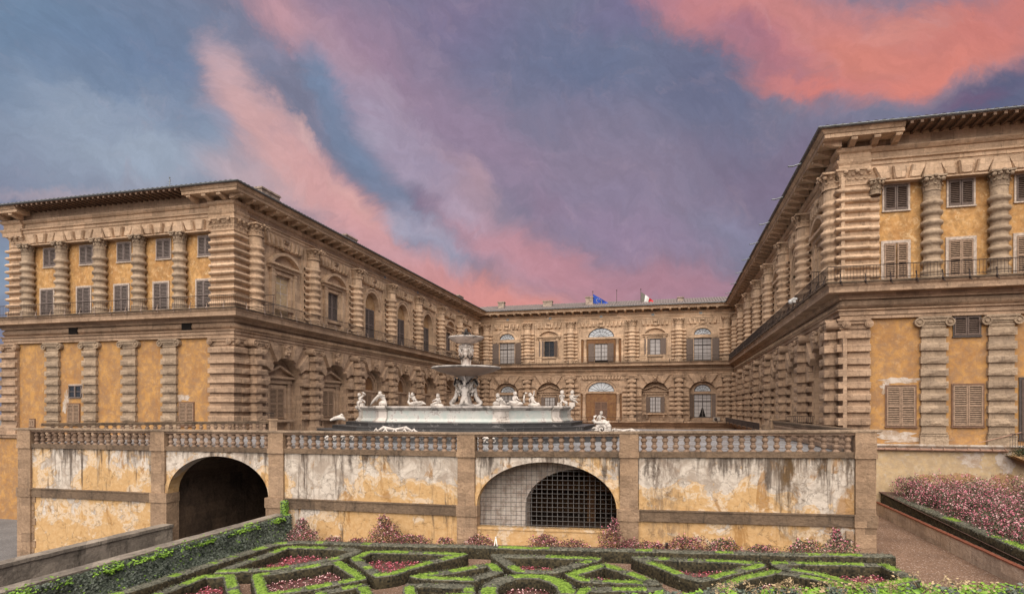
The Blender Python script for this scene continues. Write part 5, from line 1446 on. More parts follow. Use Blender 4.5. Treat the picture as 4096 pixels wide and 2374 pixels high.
RB = [(-18.27,1.5,1.1,'tallest bushy rose at the left beside the ivy'),(-16.54,.95,.55,'small rose bush second from the ivy'),(-15.24,.85,.5,'small brownish rose bush third from the ivy'),(-13.63,1.7,1.25,'tall rose bush with many pink blooms in the middle of the wall'),(-12.18,1.5,.75,'broad low pink rose bush right of the tall one'),(-10.48,.8,.6,'sparse rose bush just left of the pillar by the grille'),(-8.79,1.2,.75,'round rose bush beside the white stakes'),(-5.59,1.25,.85,'pink rose bush under the middle of the grilled arch'),(-4.21,1.1,.6,'loose rose bush under the right part of the grilled arch'),(-2.5,.95,1.25,'tall thin rose bush reaching over the grille sill'),(-1.7,.85,.7,'rose bush in front of the pillar right of the grille'),(-0.75,1.3,.55,'low rose bush left of the garden spotlight'),(0.8,1.5,.85,'two headed rose bush right of the garden spotlight'),(2.31,1.25,.75,'dark green rose bush with a side spray of pale blooms'),(3.92,.95,.55,'small round rose bush before bare grey plaster'),(5.59,1.2,.75,'green rose bush under the orange stain'),(6.9,1.0,.95,'pointed rose bush beside the right end pillar')]
for i, (x, w, h, lb) in enumerate(RB):
    mb = MB(); z0 = gz(x)+.0; n = int(900*w*(.5+h))
    bush(mb, x, 28.25, z0, w*1.3, .95, h*.88, int(n*1.25), .06, i*1.7, .3 if i < 13 else .6)
    if i in (0, 3, 9, 16): bush(mb, x+random.uniform(-.2, .2), 28.4, z0+h*.8, w*.5, .4, h*.45, int(n*.25), .08, i*2.1)
    mb.build('rose_bush', ROSEM, label=lb, cat='rose bush', group='rose bushes along the terrace wall')
# the big rose bed on the right
mb = MB(); strip_wall(mb, 11.75, 12.1, 20, 40.3, -9, -5.52); rough(mb, .02)
t = mb.build('retaining_wall', stone('flaking kerb', (.56, .44, .35), (.44, .33, .25), (.12, .09, .07), .6, joints=False), label='low flaking retaining wall along the edge of the rose bed', cat='wall')
mb = MB(); strip_wall(mb, 11.72, 11.9, 20, 40.3, -5.52, -5.47); rough(mb, .02).build('brick_edge', simple('brick edging', (.24, .075, .04), .9, vs=9), t)
mb = MB(); mb.add([(11.95, 20, -5.5), (60, 20, -5.5), (60, 40.4, -4.9), (11.95, 40.4, -4.9)], [(0, 1, 2, 3)])
mb.build('bed_soil', M['soil'], kind='structure')
HG['rb'] = [(12.28, 20.3), (12.28, 40.2)]
HL['rb'] = 'straight clipped hedge along the retaining wall of the rose bed'
_gz = gz
def gz(x): return -5.5
hedge('rb', .5, .55, False, 55, .1, 1.2)
gz = _gz
rb = MB(); random.seed(21)
for i in range(210):
    x = random.uniform(12.8, 17) if i % 3 else random.uniform(13.0, 24); y = random.uniform(22.5, 39.6)
    if x/y < .36 and x > 13.8: pass
    if x-12 > (y-18)*.95: continue
    zg = -5.5+(y-20)*.03
    bush(rb, x, y, zg, random.uniform(1.1, 1.6), random.uniform(1.0, 1.5), random.uniform(.6, 1.05), 640, .12, i*1.3, .62)
for i in range(14):
    x = 12.9+i*.75; bush(rb, x, 39.3+random.uniform(-.3, .2), -4.95, 1.2, 1.0, random.uniform(.8, 1.3), 600, .13, i*2.9, .3)
rb.build('rose_bed', ROSEM, label='wide bed of tangled pink roses below the right wing', cat='roses', kind='stuff')
# foreground leaves
mb = MB(); strip_wall(mb, 0, 1, 0, 1, 0, 1); fg = MB()
fgw = MB(); xa, xb = -1.6, 9.
def ft(x):
    T = [(-2.5, -3.85), (-.34, -3.53), (1.01, -3.34), (2.7, -3.19), (4.27, -3.03), (5.72, -2.93), (20, -2.9)]
    for (x0, z0), (x1, z1) in zip(T, T[1:]):
        if x <= x1: return z0+(z1-z0)*max(0, (x-x0))/(x1-x0)
    return -2.9
n = 30
for i in range(n):
    a = xa+(xb-xa)*i/n; b = xa+(xb-xa)*(i+1)/n
    za, zb_ = ft(a)-.27, ft(b)-.27
    fgw.add([(a, 11.7, -6.4), (b, 11.7, -6.4), (b, 12.15, -6.4), (a, 12.15, -6.4), (a, 11.7, za), (b, 11.7, zb_), (b, 12.15, zb_), (a, 12.15, za)], [(0, 1, 5, 4), (3, 2, 6, 7), (4, 5, 6, 7)])
t = thing('ivy_hedge', 'leafy ivy topped parapet in the right foreground with dry shoots', 'hedge', (5, 11.9, -6.4))
o = fgw.build('parapet', M['stone_band'], t); o.location = (-5, -11.9, 6.4)
random.seed(5)
for i in range(7500):
    x = random.uniform(xa, xb); y = random.uniform(11.55, 12.45); z = ft(x)-.24+random.random()**2*.16+.05*mnoise.noise(Vector((x*3, y*3, 0)))
    g = mnoise.noise(Vector((x*2.2, y*2, 4)))
    leafq(fg, (x, y, z), random.uniform(.03, .06), (0, -.6, .9), 1 if g > random.uniform(-.25, .2) else 0)
o = fg.build('foliage', [M['ivy'], M['ivy_bright']], t); o.location = (-5, -11.9, 6.4)
fg = MB()
for i in range(150):
    x = random.uniform(xa+2.2, 6.4) if i % 5 else random.uniform(6, xb); y = random.uniform(11.9, 12.5); z = ft(x)-.2
    p = Vector((x, y, z)); pts = [p]; d = Vector((random.gauss(0, .4), random.gauss(0, .2), 1)); hh = random.uniform(.1, .26)*(1.2 if x < 5 else .8)
    for q in range(4): p = p+d.normalized()*hh/4; d += Vector((random.gauss(0, .3), 0, -.15)); pts.append(p)
    fg.tube(pts, [.007, .006, .005, .004, .003], 4)
    for q in range(7): leafq(fg, pts[-1]+Vector((random.gauss(0, .05), random.gauss(0, .03), random.gauss(0, .03)-.02)), random.uniform(.015, .04), None)
o = fg.build('dry_shoots', M['twig'], t); o.location = (-5, -11.9, 6.4)
# small things by the wall
mb = MB(); z = gz(-7.95)
mb.tube([(-8.05, 28.2, z), (-7.95, 28.2, z+.62)], .022, 6); mb.tube([(-7.84, 28.2, z), (-7.93, 28.2, z+.62)], .022, 6); mb.ball((-7.94, 28.2, z+.64), .04)
mb.build('plant_stake', M['white'], label='white folded plastic plant stake beside a rose bush', cat='stake')
t = thing('garden_spotlight', 'small black spotlight on a pale wooden tripod at the wall foot', 'spotlight', (-.07, 28.1, gz(-.07)))
mb = MB()
for a in (0, 2.1, 4.2): mb.tube([(.14*math.cos(a), .14*math.sin(a), 0), (0, 0, .33)], .018, 5)
mb.build('tripod', M['twig'], t); mb = MB(); mb.lathe([(.0, .3), (.05, .3), (.06, .52), (.075, .56), (0, .56)], (0, 0, 0), 10); mb.build('lamp_head', M['frame_dark'], t)
mb = MB(); mb.box(7.42, 7.7, -28.9-.3-.3, -28.9-.45, gz(7)+.55, gz(7)+.95); mb.v = [(x, y-.1, z) for x, y, z in mb.v]
mb.build('junction_box', M['stone_wall'], label='small stone coloured service hatch beside the right end pillar', cat='hatch')
t = thing('flower_box', 'dark plants in a corbelled balcony box on the right wing', 'planter', (19.3, 39.7, -3.4))
mb = MB(); mb.prism([(-1.0, .75), (1.4, .75), (1.4, .2), (-.2, .35)], -.8, .5); mb.build('corbel', M['plaster_warm'], t)
mb = MB()
for _ in range(1500): leafq(mb, (random.gauss(-.1, .45), random.gauss(-.25, .2), .95+random.gauss(0, .17)), .045)
mb.build('foliage', M['rose_green'], t)
mb = MB(); k = -1.3
while k < 1.6: mb.tube([(k, -.55, 1.25), (k, -.55, 2.0)], .012, 4); k += .12
mb.tube([(-1.3, -.55, 2.0), (1.6, -.55, 2.0)], .022, 5); mb.tube([(-1.3, -.55, 1.25), (1.6, -.55, 1.25)], .022, 5); mb.build('railing', M['iron'], t)
# house glimpsed at the far left
t = thing('pink_house', 'pale pink house with a tiled roof glimpsed behind the left wing', 'house', (-72, 70, -9))
mb = MB(); mb.box(-12, 8, -10, 0, 0, 13); mb.build('wall', simple('pink render', (.66, .42, .34), .9, vs=1), t)
mb = MB(); mb.prism([(-13, 13), (9, 13), (6, 15.5), (-10, 15.5)], -10.5, .6); mb.build('roof', simple('red tiles', (.25, .1, .07), .9), t)
for k in (-1, 2.4, 5.6):
    for zz in (4, 8.6): mb = MB(); mb.box(k, k+1.3, 0, .06, zz, zz+2.2); mb.build('window', M['shut_grey'], t)
# ------------------------------------------------------------------ fountain
FC = (-14.6, 43.7)
fo = thing('fountain', 'large octagonal white marble fountain with two bowls on a carved stem, raised on black steps', 'fountain', (FC[0], FC[1], ZF))
def octo(a, b, c_): return [(-a, -b+c_), (-a+c_, -b), (a-c_, -b), (a, -b+c_), (a, b-c_), (a-c_, b), (-a+c_, b), (-a, b-c_)]
OC = octo(7.3, 5.55, 3.1)
def fb(mb, name, mat, lab=None): return mb.build(name, mat, fo, label=lab)
zz0 = 0
for k, (o_, z1) in enumerate(((3.9, .32), (2.9, .62), (1.9, .88), (1.0, 1.13))):
    P = octo(7.3+o_, 5.55+o_, 3.1+o_*.586); mb = MB(); v = [(x, y, z1) for x, y in P]+[(x, y, -.02) for x, y in P]
    mb.add(v, [tuple(range(8))]+[(i, (i+1) % 8, 8+(i+1) % 8, 8+i) for i in range(8)])
    Q = octo(7.3+o_+.03, 5.55+o_+.03, 3.1+(o_+.03)*.586)
    mb.add([(x, y, z1+.002) for x, y in Q]+[(x, y, z1-.05) for x, y in Q], [tuple(range(8))]+[(i, (i+1) % 8, 8+(i+1) % 8, 8+i) for i in range(8)])
    rough(mb, .012, 1.3); fb(mb, 'step', M['step'])
ring = OC[::-1]                         # travel so that n points outwards
ring = OC
mb = MB(); sweep(mb, ring, [(-.35, 1.12), (.16, 1.13), (.18, 1.2), (.12, 1.27), (.05, 1.34), (.0, 1.4), (0, 1.92), (-.3, 1.92)], closed=True)
fb(mb, 'basin', M['marble_basin'])
mb = MB(); sweep(mb, ring, [(0, 1.92), (.06, 1.95), (.10, 2.02), (.18, 2.08), (.26, 2.1), (.27, 2.17), (.2, 2.21), (-.3, 2.21), (-.4, 2.15), (-.4, 1.5)], closed=True)
fb(mb, 'rim', M['marble_rim'])
mb = MB(); mb.add([(x*.94, y*.94, 1.95) for x, y in OC], [tuple(range(8))]); fb(mb, 'water', M['glass_dark'])
for i in range(8):
    p = Vector(OC[i]); a = Vector(OC[i-1]); b = Vector(OC[(i+1) % 8]); d0 = (p-a).normalized(); d1 = (b-p).normalized()
    path = [p-d0*.5, p, p+d1*.5]
    mb = MB(); sweep(mb, path, [(0, 1.13), (.34, 1.13), (.36, 1.22), (.28, 1.3), (.2, 1.4), (.16, 1.46), (.15, 1.85), (.2, 1.92), (.28, 2.0), (.38, 2.07), (.4, 2.1), (.4, 2.2), (.34, 2.24), (-.2, 2.24)])
    rough(mb, .01); fb(mb, 'corner_pedestal', M['marble'])
# stem
mb = MB(); mb.lathe([(.75, 1.9), (.7, 2.25), (.42, 2.4), (.34, 2.9), (.4, 3.4), (.55, 3.8), (.3, 4.1), (.7, 4.45), (.75, 4.5)], (0, 0, 0), 20); fb(mb, 'stem', M['marble'])
mb = MB(); mb.lathe([(.0, 4.42), (.7, 4.44), (1.4, 4.6), (2.1, 4.82), (2.46, 5.0), (2.5, 5.03), (2.42, 5.04), (1.5, 4.85), (0, 4.8)], (0, 0, 0), 48); fb(mb, 'large_bowl', M['marble_warm_lit'])
mb = MB(); mb.lathe([(2.42, 4.98), (2.52, 5.0), (2.58, 5.05), (2.58, 5.1), (2.5, 5.14), (2.3, 5.14), (2.2, 5.05)], (0, 0, 0), 48); fb(mb, 'bowl_rim', M['marble_rim'])
mb = MB(); mb.lathe([(.0, 6.8), (.35, 6.82), (.8, 6.96), (1.15, 7.14), (1.28, 7.26), (1.33, 7.3), (1.33, 7.36), (1.27, 7.38), (1.1, 7.25), (0, 7.1)], (0, 0, 0), 40); fb(mb, 'small_bowl', M['marble_rim'])
mb = MB(); mb.lathe([(.2, 7.1), (.16, 7.5), (.08, 7.6), (.13, 7.75), (.1, 7.95), (0, 8.0)], (0, 0, 0), 10)
for k in range(8): a = k*PI/4; mb.tube([(0, 0, 7.5), (.3*math.cos(a), .3*math.sin(a), 7.7), (.42*math.cos(a), .42*math.sin(a), 7.35)], [.06, .06, .03], 5)
fb(mb, 'finial', M['bronze'])
mb = MB(); mb.lathe([(.52, 5.0), (.5, 5.12), (.38, 5.2), (.32, 5.4), (.36, 5.7), (.45, 6.1), (.5, 6.5), (.4, 6.75), (.45, 6.85)], (0, 0, 0), 18)
for k in range(4):
    a = k*PI/2+.25; ca, sa_ = math.cos(a), math.sin(a)
    P_ = lambda r, z, t=0: (r*ca-t*sa_, r*sa_+t*ca, z)
    mb.tube([P_(.62, 5.06), P_(.5, 5.16), P_(.36, 5.35), P_(.42, 5.65), P_(.34, 5.8)], [.1, .09, .07, .06, .04], 7)
    mb.ball(P_(.6, 5.1), .12, 8, 6)
    mb.ball(P_(.48, 6.05), (.2, .2, .28), 9, 7); mb.ball(P_(.5, 6.35), (.24, .24, .2), 9, 7); mb.ball(P_(.55, 6.66), (.14, .14, .16), 9, 7)
    for s_ in (-1, 1):
        mb.tube([P_(.5, 6.42, s_*.16), P_(.5, 6.5, s_*.36), P_(.5, 6.2, s_*.42), P_(.5, 5.95, s_*.3)], [.08, .07, .06, .05], 6)
        mb.tube([P_(.45, 6.62, s_*.1), P_(.42, 6.68, s_*.38), P_(.4, 6.5, s_*.5)], [.08, .07, .03], 6)
mb.v = [(x*.82, y*.82, z) for x, y, z in mb.v]; fb(mb, 'carved_stem', M['marble'])
mb = MB()
for k in range(4):
    a = k*PI/2+.25+PI/4
    for j in range(7):
        t = j/6; b_ = a-.55+1.1*t; r = .47; zc = 5.95-.22*math.sin(PI*t); mb.ball((r*math.cos(b_), r*math.sin(b_), zc), .07, 6, 5)
fb(mb, 'garland', M['bronze'])
# --- figures grown from joints with the Skin modifier
def skin(points, edges, radii, sub=1):
    me = bpy.data.meshes.new('tmp'); me.from_pydata([tuple(p) for p in points], edges, [])
    o = bpy.data.objects.new('tmp', me); col.objects.link(o)
    md = o.modifiers.new('s', 'SKIN')
    if not me.skin_vertices:
        import bmesh
        bm = bmesh.new(); bm.from_mesh(me); bm.verts.layers.skin.verify(); bm.to_mesh(me); bm.free()
    for i, r in enumerate(radii): me.skin_vertices[0].data[i].radius = (r, r)
    me.skin_vertices[0].data[0].use_root = True
    sb_ = o.modifiers.new('u', 'SUBSURF'); sb_.levels = sub; sb_.render_levels = sub
    dg = bpy.context.evaluated_depsgraph_get(); ev = o.evaluated_get(dg); m2 = ev.to_mesh()
    vs = [v.co.copy() for v in m2.vertices]; fs = [tuple(p.vertices) for p in m2.polygons]
    ev.to_mesh_clear(); bpy.data.objects.remove(o); bpy.data.meshes.remove(me)
    return vs, fs
def putto(mb, pel, chest, head, arms, legs, s=1.):
    """chubby child figure: pelvis, chest, head centre; arms [(elbow, hand)...]; legs [(knee, foot)...]"""
    pel, chest, head = Vector(pel), Vector(chest), Vector(head)
    P = [pel, (pel+chest)/2, chest, chest+(head-chest)*.45, head-(head-chest).normalized()*.03]; Rr = [.115, .12, .125, .06, .07]
    E = [(0, 1), (1, 2), (2, 3), (3, 4)]
    sd_ = (chest-pel).normalized().cross(Vector((0, 1, 0))).normalized()
    fw = Vector((0, -1, 0))
    for k, (e_, h_) in enumerate(arms):
        sh = chest+sd_*(.13 if k == 0 else -.13)*(-1)+Vector((0, 0, .03)); i = len(P); e_, h_ = Vector(e_), Vector(h_)
        P += [sh, e_, h_]; Rr += [.062, .05, .036]; E += [(2, i), (i, i+1), (i+1, i+2)]
        d = (h_-e_).normalized(); u_ = d.cross(Vector((.3, 1, .2))).normalized()
        for q in (-1.5, -.5, .5, 1.5): mb.tube([h_+u_*q*.012, h_+d*.05+u_*q*.016, h_+d*(.075-.005*abs(q))+u_*q*.014-Vector((0, 0, .012))], [.01, .009, .006], 4)
        mb.tube([h_, h_+u_*.035+d*.02, h_+u_*.04+d*.045], [.012, .01, .007], 4)
    for k, (n_1, f_) in enumerate(legs):
        hp = pel+sd_*(.07 if k == 0 else -.07)*(-1); i = len(P); n_1, f_ = Vector(n_1), Vector(f_)
        toe = f_+Vector((.0, -.1, -.02))
        P += [hp, n_1, f_, toe]; Rr += [.09, .068, .042, .03]; E += [(0, i), (i, i+1), (i+1, i+2), (i+2, i+3)]
    v, f = skin(P, E, [r for r in Rr]); mb.add(v, f, True)
    # head with face and curls
    mb.ball(head, (.115, .12, .135), 12, 10); fx = head+Vector((0, -.105, 0))
    mb.ball(fx+Vector((0, -.015, -.01)), (.016, .022, .026), 6, 5); mb.ball(fx+Vector((0, .005, -.06)), (.03, .018, .01), 6, 4)
    for s_ in (-1, 1):
        mb.ball(fx+Vector((s_*.045, .012, .02)), (.02, .012, .013), 6, 4); mb.ball(fx+Vector((s_*.055, .02, -.045)), (.035, .03, .035), 6, 5); mb.ball(head+Vector((s_*.112, 0, -.01)), (.015, .025, .032), 6, 4)
    for k in range(26):
        a = random.uniform(0, 2*PI); t = random.uniform(.05, 1.35)
        q = Vector((math.sin(t)*math.cos(a)*.12, math.sin(t)*math.sin(a)*.125, math.cos(t)*.14))
        if q.y < -.07 and q.z < .07: continue
        mb.ball(head+q, random.uniform(.022, .036), 5, 4)
def statue(name, label, loc, mb, sc=1., rz=0., cat='statue'):
    mb.v = [(x*sc, y*sc, z*sc) for x, y, z in mb.v]
    o = mb.build(name, M['marble'], label=label, cat=cat, group='marble figures of the fountain'); o.location = loc; o.rotation_euler = (0, 0, rz); return o
def swanbody(mb, dr=1, neck=True, L_=.5, lift=0):
    mb.ball((0, 0, .16+lift), (L_, .22, .17), 14, 9)
    mb.tube([(-dr*L_*.7, 0, .17+lift), (-dr*L_*1.15, 0, .2+lift), (-dr*L_*1.45, 0, .13+lift)], [.12, .07, .02], 7)
    for s_ in (-1, 1):
        for q in range(4): mb.ball((-dr*(.05+.09*q), s_*(.2-.01*q), .22+lift+.02*q), (.17, .05, .12-.015*q), 8, 6)
    if neck: mb.tube([(dr*L_*.75, 0, .16+lift), (dr*L_*1.08, 0, .24+lift), (dr*L_*1.05, 0, .5+lift), (dr*L_*1.1, 0, .76+lift), (dr*L_*1.3, 0, .88+lift), (dr*L_*1.55, 0, .87+lift)], [.13, .09, .065, .055, .07, .02], 8)
ZR = ZF+2.21                                  # top of the rim
random.seed(3)
s = MB(); s.box(.0, .28, -.14, .14, 0, .24)
putto(s, (-.0, 0, .36), (-.04, 0, .6), (-.1, -.02, .82), [((.1, -.12, .62), (.28, -.08, .78)), ((.1, .02, .74), (.24, -.03, .92))], [((-.22, -.1, .32), (-.2, -.08, .05)), ((-.1, -.14, .28), (-.08, -.14, .05))])
s.tube([(.1, -.03, 1.02), (.22, -.05, 1.0), (.36, -.02, .9), (.42, 0, .8)], [.02, .055, .05, .02], 7); s.tube([(.08, .02, .55), (.3, .03, .35), (.38, .03, .26)], [.03, .06, .02], 6)
statue('putto_statue', 'white putto lifting a fish, leftmost on the basin rim', (-21.75, 40.9, ZR), s, 1.0)
s = MB(); s.ball((.15, 0, .14), (.3, .2, .22), 10, 8)
putto(s, (.22, 0, .34), (.14, -.04, .58), (-.0, -.1, .78), [((-.14, -.14, .5), (-.22, -.12, .34)), ((.32, -.05, .68), (.16, -.16, .62))], [((.38, -.06, .22), (.44, -.04, .03)), ((.1, -.16, .2), (.0, -.12, .05))])
s.tube([(.2, -.1, .7), (-.1, -.16, .62), (-.35, -.12, .4), (-.55, -.1, .2), (-.68, -.08, .04)], [.07, .1, .09, .07, .02], 8)
statue('putto_statue', 'white putto bent over a long sea creature on the left front pedestal', (-18.85, 38.25, ZR+.03), s, 1.05)
s = MB(); swanbody(s, -1, False, .5)
putto(s, (-.05, 0, .36), (-.2, -.02, .55), (-.25, -.05, .77), [((-.42, -.08, .6), (-.46, -.06, .82)), ((.0, -.12, .46), (.08, -.15, .3))], [((.1, -.14, .26), (.3, -.14, .16)), ((.1, .12, .26), (.3, .12, .16))])
s.tube([(-.4, 0, .12), (-.58, 0, .3), (-.5, 0, .48), (-.52, 0, .7), (-.5, 0, .96)], [.1, .08, .05, .035, .015], 7)
statue('putto_statue', 'white putto lying back on a swan, left of the seated one', (-16.3, 38.3, ZR), s, .98)
s = MB(); s.ball((0, 0, .04), (.46, .24, .15), 14, 7)
putto(s, (.08, 0, .26), (.05, -.02, .48), (.06, -.05, .68), [((-.12, -.1, .42), (-.26, -.1, .36)), ((.24, -.02, .36), (.26, -.02, .18))], [((-.14, -.1, .24), (-.4, -.1, .1)), ((-.1, .1, .24), (-.34, .1, .1))])
statue('putto_statue', 'small white putto seated on a shell beside the central figures', (-14.8, 38.3, ZR), s, 1.)
s = MB(); s.box(.02, .38, -.2, .12, 0, .2); s.ball((-.22, 0, .12), (.26, .2, .16), 10, 7)
putto(s, (.02, .02, .26), (-.02, -.06, .42), (-.12, -.12, .6), [((-.22, -.16, .36), (.02, -.24, .28)), ((.2, -.14, .38), (.14, -.24, .26))], [((-.26, -.12, .22), (-.34, -.1, .05)), ((.28, -.12, .24), (.34, -.1, .16))])
statue('putto_statue', 'white putto crouching over a block on the right front pedestal', (-10.45, 38.15, ZR+.03), s, 1.05)
s = MB(); swanbody(s, 1, True, .5)
putto(s, (-.08, 0, .36), (-.06, -.02, .58), (-.06, -.04, .82), [((.1, -.1, .5), (.26, -.08, .4)), ((-.2, -.1, .46), (-.1, -.16, .36))], [((.12, -.16, .3), (.22, -.18, .12)), ((.12, .16, .3), (.22, .18, .12))])
statue('putto_statue', 'white putto riding a swan with a long upright neck', (-9.65, 39.2, ZR), s, .98)
s = MB(); s.ball((.05, 0, .08), (.42, .2, .13), 12, 7); s.tube([(.1, 0, .12), (.35, 0, .16), (.5, 0, .05)], [.12, .1, .02], 7)
putto(s, (.02, 0, .26), (-.1, 0, .52), (-.2, -.04, .74), [((-.26, -.12, .46), (-.22, -.1, .28)), ((.04, .02, .76), (.06, -.02, .98))], [((.2, -.1, .22), (.36, -.08, .1)), ((-.1, -.12, .16), (-.26, -.1, .07))])
statue('putto_statue', 'white putto kneeling with one arm raised straight up', (-8.75, 40.3, ZR), s, 1.0)
s = MB(); s.box(-.3, -.02, -.14, .14, 0, .24)
putto(s, (-.04, 0, .42), (-.03, 0, .64), (-.01, -.02, .87), [((-.2, -.1, .6), (-.05, -.17, .72)), ((.16, -.1, .6), (.04, -.17, .72))], [((-.1, -.08, .24), (-.1, -.04, .04)), ((.1, -.08, .3), (.2, -.06, .2))])
s.tube([(.12, 0, .3), (.24, 0, .24), (.26, 0, .05)], [.09, .1, .09], 7)
statue('putto_statue', 'standing white putto with hands at its mouth near the right corner', (-7.3, 43.4, ZR), s, 1.12)
s = MB(); s.box(-.18, .16, -.16, .16, 0, .26)
putto(s, (-.02, 0, .42), (-.04, 0, .66), (-.02, -.03, .88), [((.14, -.1, .62), (.3, -.1, .68)), ((.12, -.12, .5), (.26, -.1, .5))], [((.12, -.1, .38), (.26, -.08, .3)), ((.16, .06, .36), (.3, .05, .24))])
s.tube([(.1, -.1, .5), (.5, -.12, .76)], .018, 5)
statue('putto_statue', 'white putto holding out a stick, rightmost on the basin rim', (-7.0, 46.2, ZR), s, 1.18)
# big corner group on the steps
s = MB()
for k in range(34):
    a = k*.42; r = .05+.016*k; s.ball((.15+r*math.cos(a), 0, .42+r*math.sin(a)), (.05+.006*k, .16, .05+.006*k), 7, 6)
for k in range(6): s.tube([(-.25-.05*k, -.1+.04*k, .1), (-.4-.05*k, -.12+.04*k, .4+.05*(k % 2)), (-.25-.04*k, -.1, .6)], .05, 6)
s.ball((.05, 0, .95), (.5, .25, .14), 12, 8); s.tube([(.35, 0, .95), (.62, -.02, .98), (.7, 0, 1.1)], [.12, .08, .03], 7); s.tube([(-.3, 0, .95), (-.5, 0, 1.15), (-.42, 0, 1.4), (-.25, 0, 1.5)], [.14, .14, .1, .03], 8)
putto(s, (.0, 0, 1.12), (.0, 0, 1.4), (.12, -.05, 1.66), [((.24, -.12, 1.4), (.44, -.14, 1.3)), ((-.2, -.06, 1.28), (-.24, -.06, 1.06))], [((.2, -.16, 1.08), (.1, -.16, .86)), ((.24, .14, 1.08), (.2, .16, .9))])
statue('putto_statue', 'large white putto astride a dolphin on a spiral shell at the right steps', (-4.35, 40.6, ZF+.32), s, .86)
def shellpile(label, loc, w, h, seed):
    random.seed(seed); s = MB()
    for k in range(9):
        x = random.uniform(-.5, .5)*w; zc = random.uniform(.1, .6)*h
        s.ball((x, random.uniform(-.1, .1), zc), (w*.16, .22, h*.3), 10, 7)
    for k in range(5):
        x = -w/2+w*k/4; s.tube([(x-.18, -.15, .05), (x-.1, -.25, h*.5), (x+.05, -.2, h*.85), (x+.2, -.22, h*.5), (x+.12, -.28, h*.25), (x, -.28, h*.35)], [.05, .07, .07, .06, .05, .03], 7)
    s.tube([(-w/2, -.1, h*.55), (-w*.3, -.12, h), (0, -.1, h*.8), (w*.3, -.12, h), (w/2, -.1, h*.55)], [.05, .1, .08, .1, .05], 8)
    statue('carved_shell', label, loc, s, 1., cat='carving')
shellpile('long white carved group on the front steps before the middle of the basin', (-16.2, 34.9, ZF+.3), 2.5, .6, 4)
shellpile('white carved lump on the terrace at the left of the steps', (-19.6, 34.5, ZF), 1.9, .42, 8)
shellpile('white carved lump on the terrace behind the middle pillar', (-10.6, 34.5, ZF), 1.5, .42, 9)
shellpile('small row of white carved shells right of the steps', (-2.9, 41.4, ZF+.3), 1.9, .36, 12)
s = MB(); s.tube([(-.6, 0, .1), (-.3, 0, .22), (.1, 0, .3), (.4, 0, .25), (.55, 0, .1)], [.06, .14, .17, .14, .06], 9); s.tube([(.1, 0, .35), (.3, 0, .5), (.42, 0, .42)], [.1, .09, .04], 7)
statue('dolphin_statue', 'small white dolphin on the steps at the left end of the basin', (-22.6, 39.2, ZF+1.13), s, 1.)
# sea nymphs around the stem, with coiled tails
mb = MB()
for k in range(4):
    a = R(-20)+k*PI/2+R(45)-R(14)-PI/2; ca, sa_ = math.cos(a), math.sin(a)
    def Q(r, z, t=0): return Vector((r*ca-t*sa_, r*sa_+t*ca, z))
    P = [Q(.62, 2.75), Q(.68, 3.05), Q(.72, 3.4), Q(.7, 3.62), Q(.74, 3.72)]; Rr = [.22, .19, .21, .09, .08]; E = [(0, 1), (1, 2), (2, 3), (3, 4)]
    for s_ in (-1, 1):
        i = len(P); P += [Q(.66, 3.45, s_*.22), Q(.5, 3.2, s_*.4), Q(.38, 3.4, s_*.3)]; Rr += [.1, .075, .05]; E += [(2, i), (i, i+1), (i+1, i+2)]
        i = len(P); P += [Q(.9, 2.62, s_*.16), Q(1.18, 2.48, s_*.12), Q(1.05, 2.3, s_*.3), Q(.75, 2.26, s_*.46), Q(.55, 2.34, s_*.6)]; Rr += [.2, .17, .13, .1, .06]; E += [(0, i)]+[(i+q, i+q+1) for q in range(4)]
    v, f = skin(P, E, Rr); mb.add(v, f, True)
    h_ = Q(.78, 3.86); mb.ball(h_, (.16, .16, .19), 12, 10); mb.ball(Q(.94, 3.86), (.03, .03, .04), 6, 5)
    for q in range(18):
        b_ = random.uniform(0, 6.3); t_ = random.uniform(.1, 1.2); mb.ball(h_+Vector((math.sin(t_)*math.cos(b_)*.17, math.sin(t_)*math.sin(b_)*.17, math.cos(t_)*.19)), .045, 6, 4)
    for s_ in (-1, 1):               # wings / scrolls sweeping up behind
        for q in range(4): mb.tube([Q(.45, 3.0+.08*q, s_*.2), Q(.52, 3.35+.06*q, s_*(.3+.04*q)), Q(.45, 3.7+.05*q, s_*(.36+.05*q)), Q(.35, 3.85+.06*q, s_*.2)], [.06, .08, .07, .03], 6)
    mb.tube([Q(.4, 3.9), Q(.75, 4.1), Q(.85, 4.38), Q(.6, 4.45), Q(.5, 4.3)], [.12, .12, .1, .08, .04], 8)
nym = fb(mb, 'carved_figures', M['marble'])
mb = MB()
for k in range(4):
    a = R(11)+k*PI/2-PI/2
    for j in range(9):
        t = j/8; b_ = a-.6+1.2*t; r = .85; mb.ball((r*math.cos(b_), r*math.sin(b_), 4.2-.35*math.sin(PI*t)), .09, 6, 5)
    mb.ball((.75*math.cos(a), .75*math.sin(a), 2.75), (.2, .2, .17), 8, 6)
    for q in range(5): mb.tube([(.8*math.cos(a), .8*math.sin(a), 2.8), (.9*math.cos(a+.12*(q-2)), .9*math.sin(a+.12*(q-2)), 3.02)], [.05, .02], 5)
fb(mb, 'garland', M['bronze'])

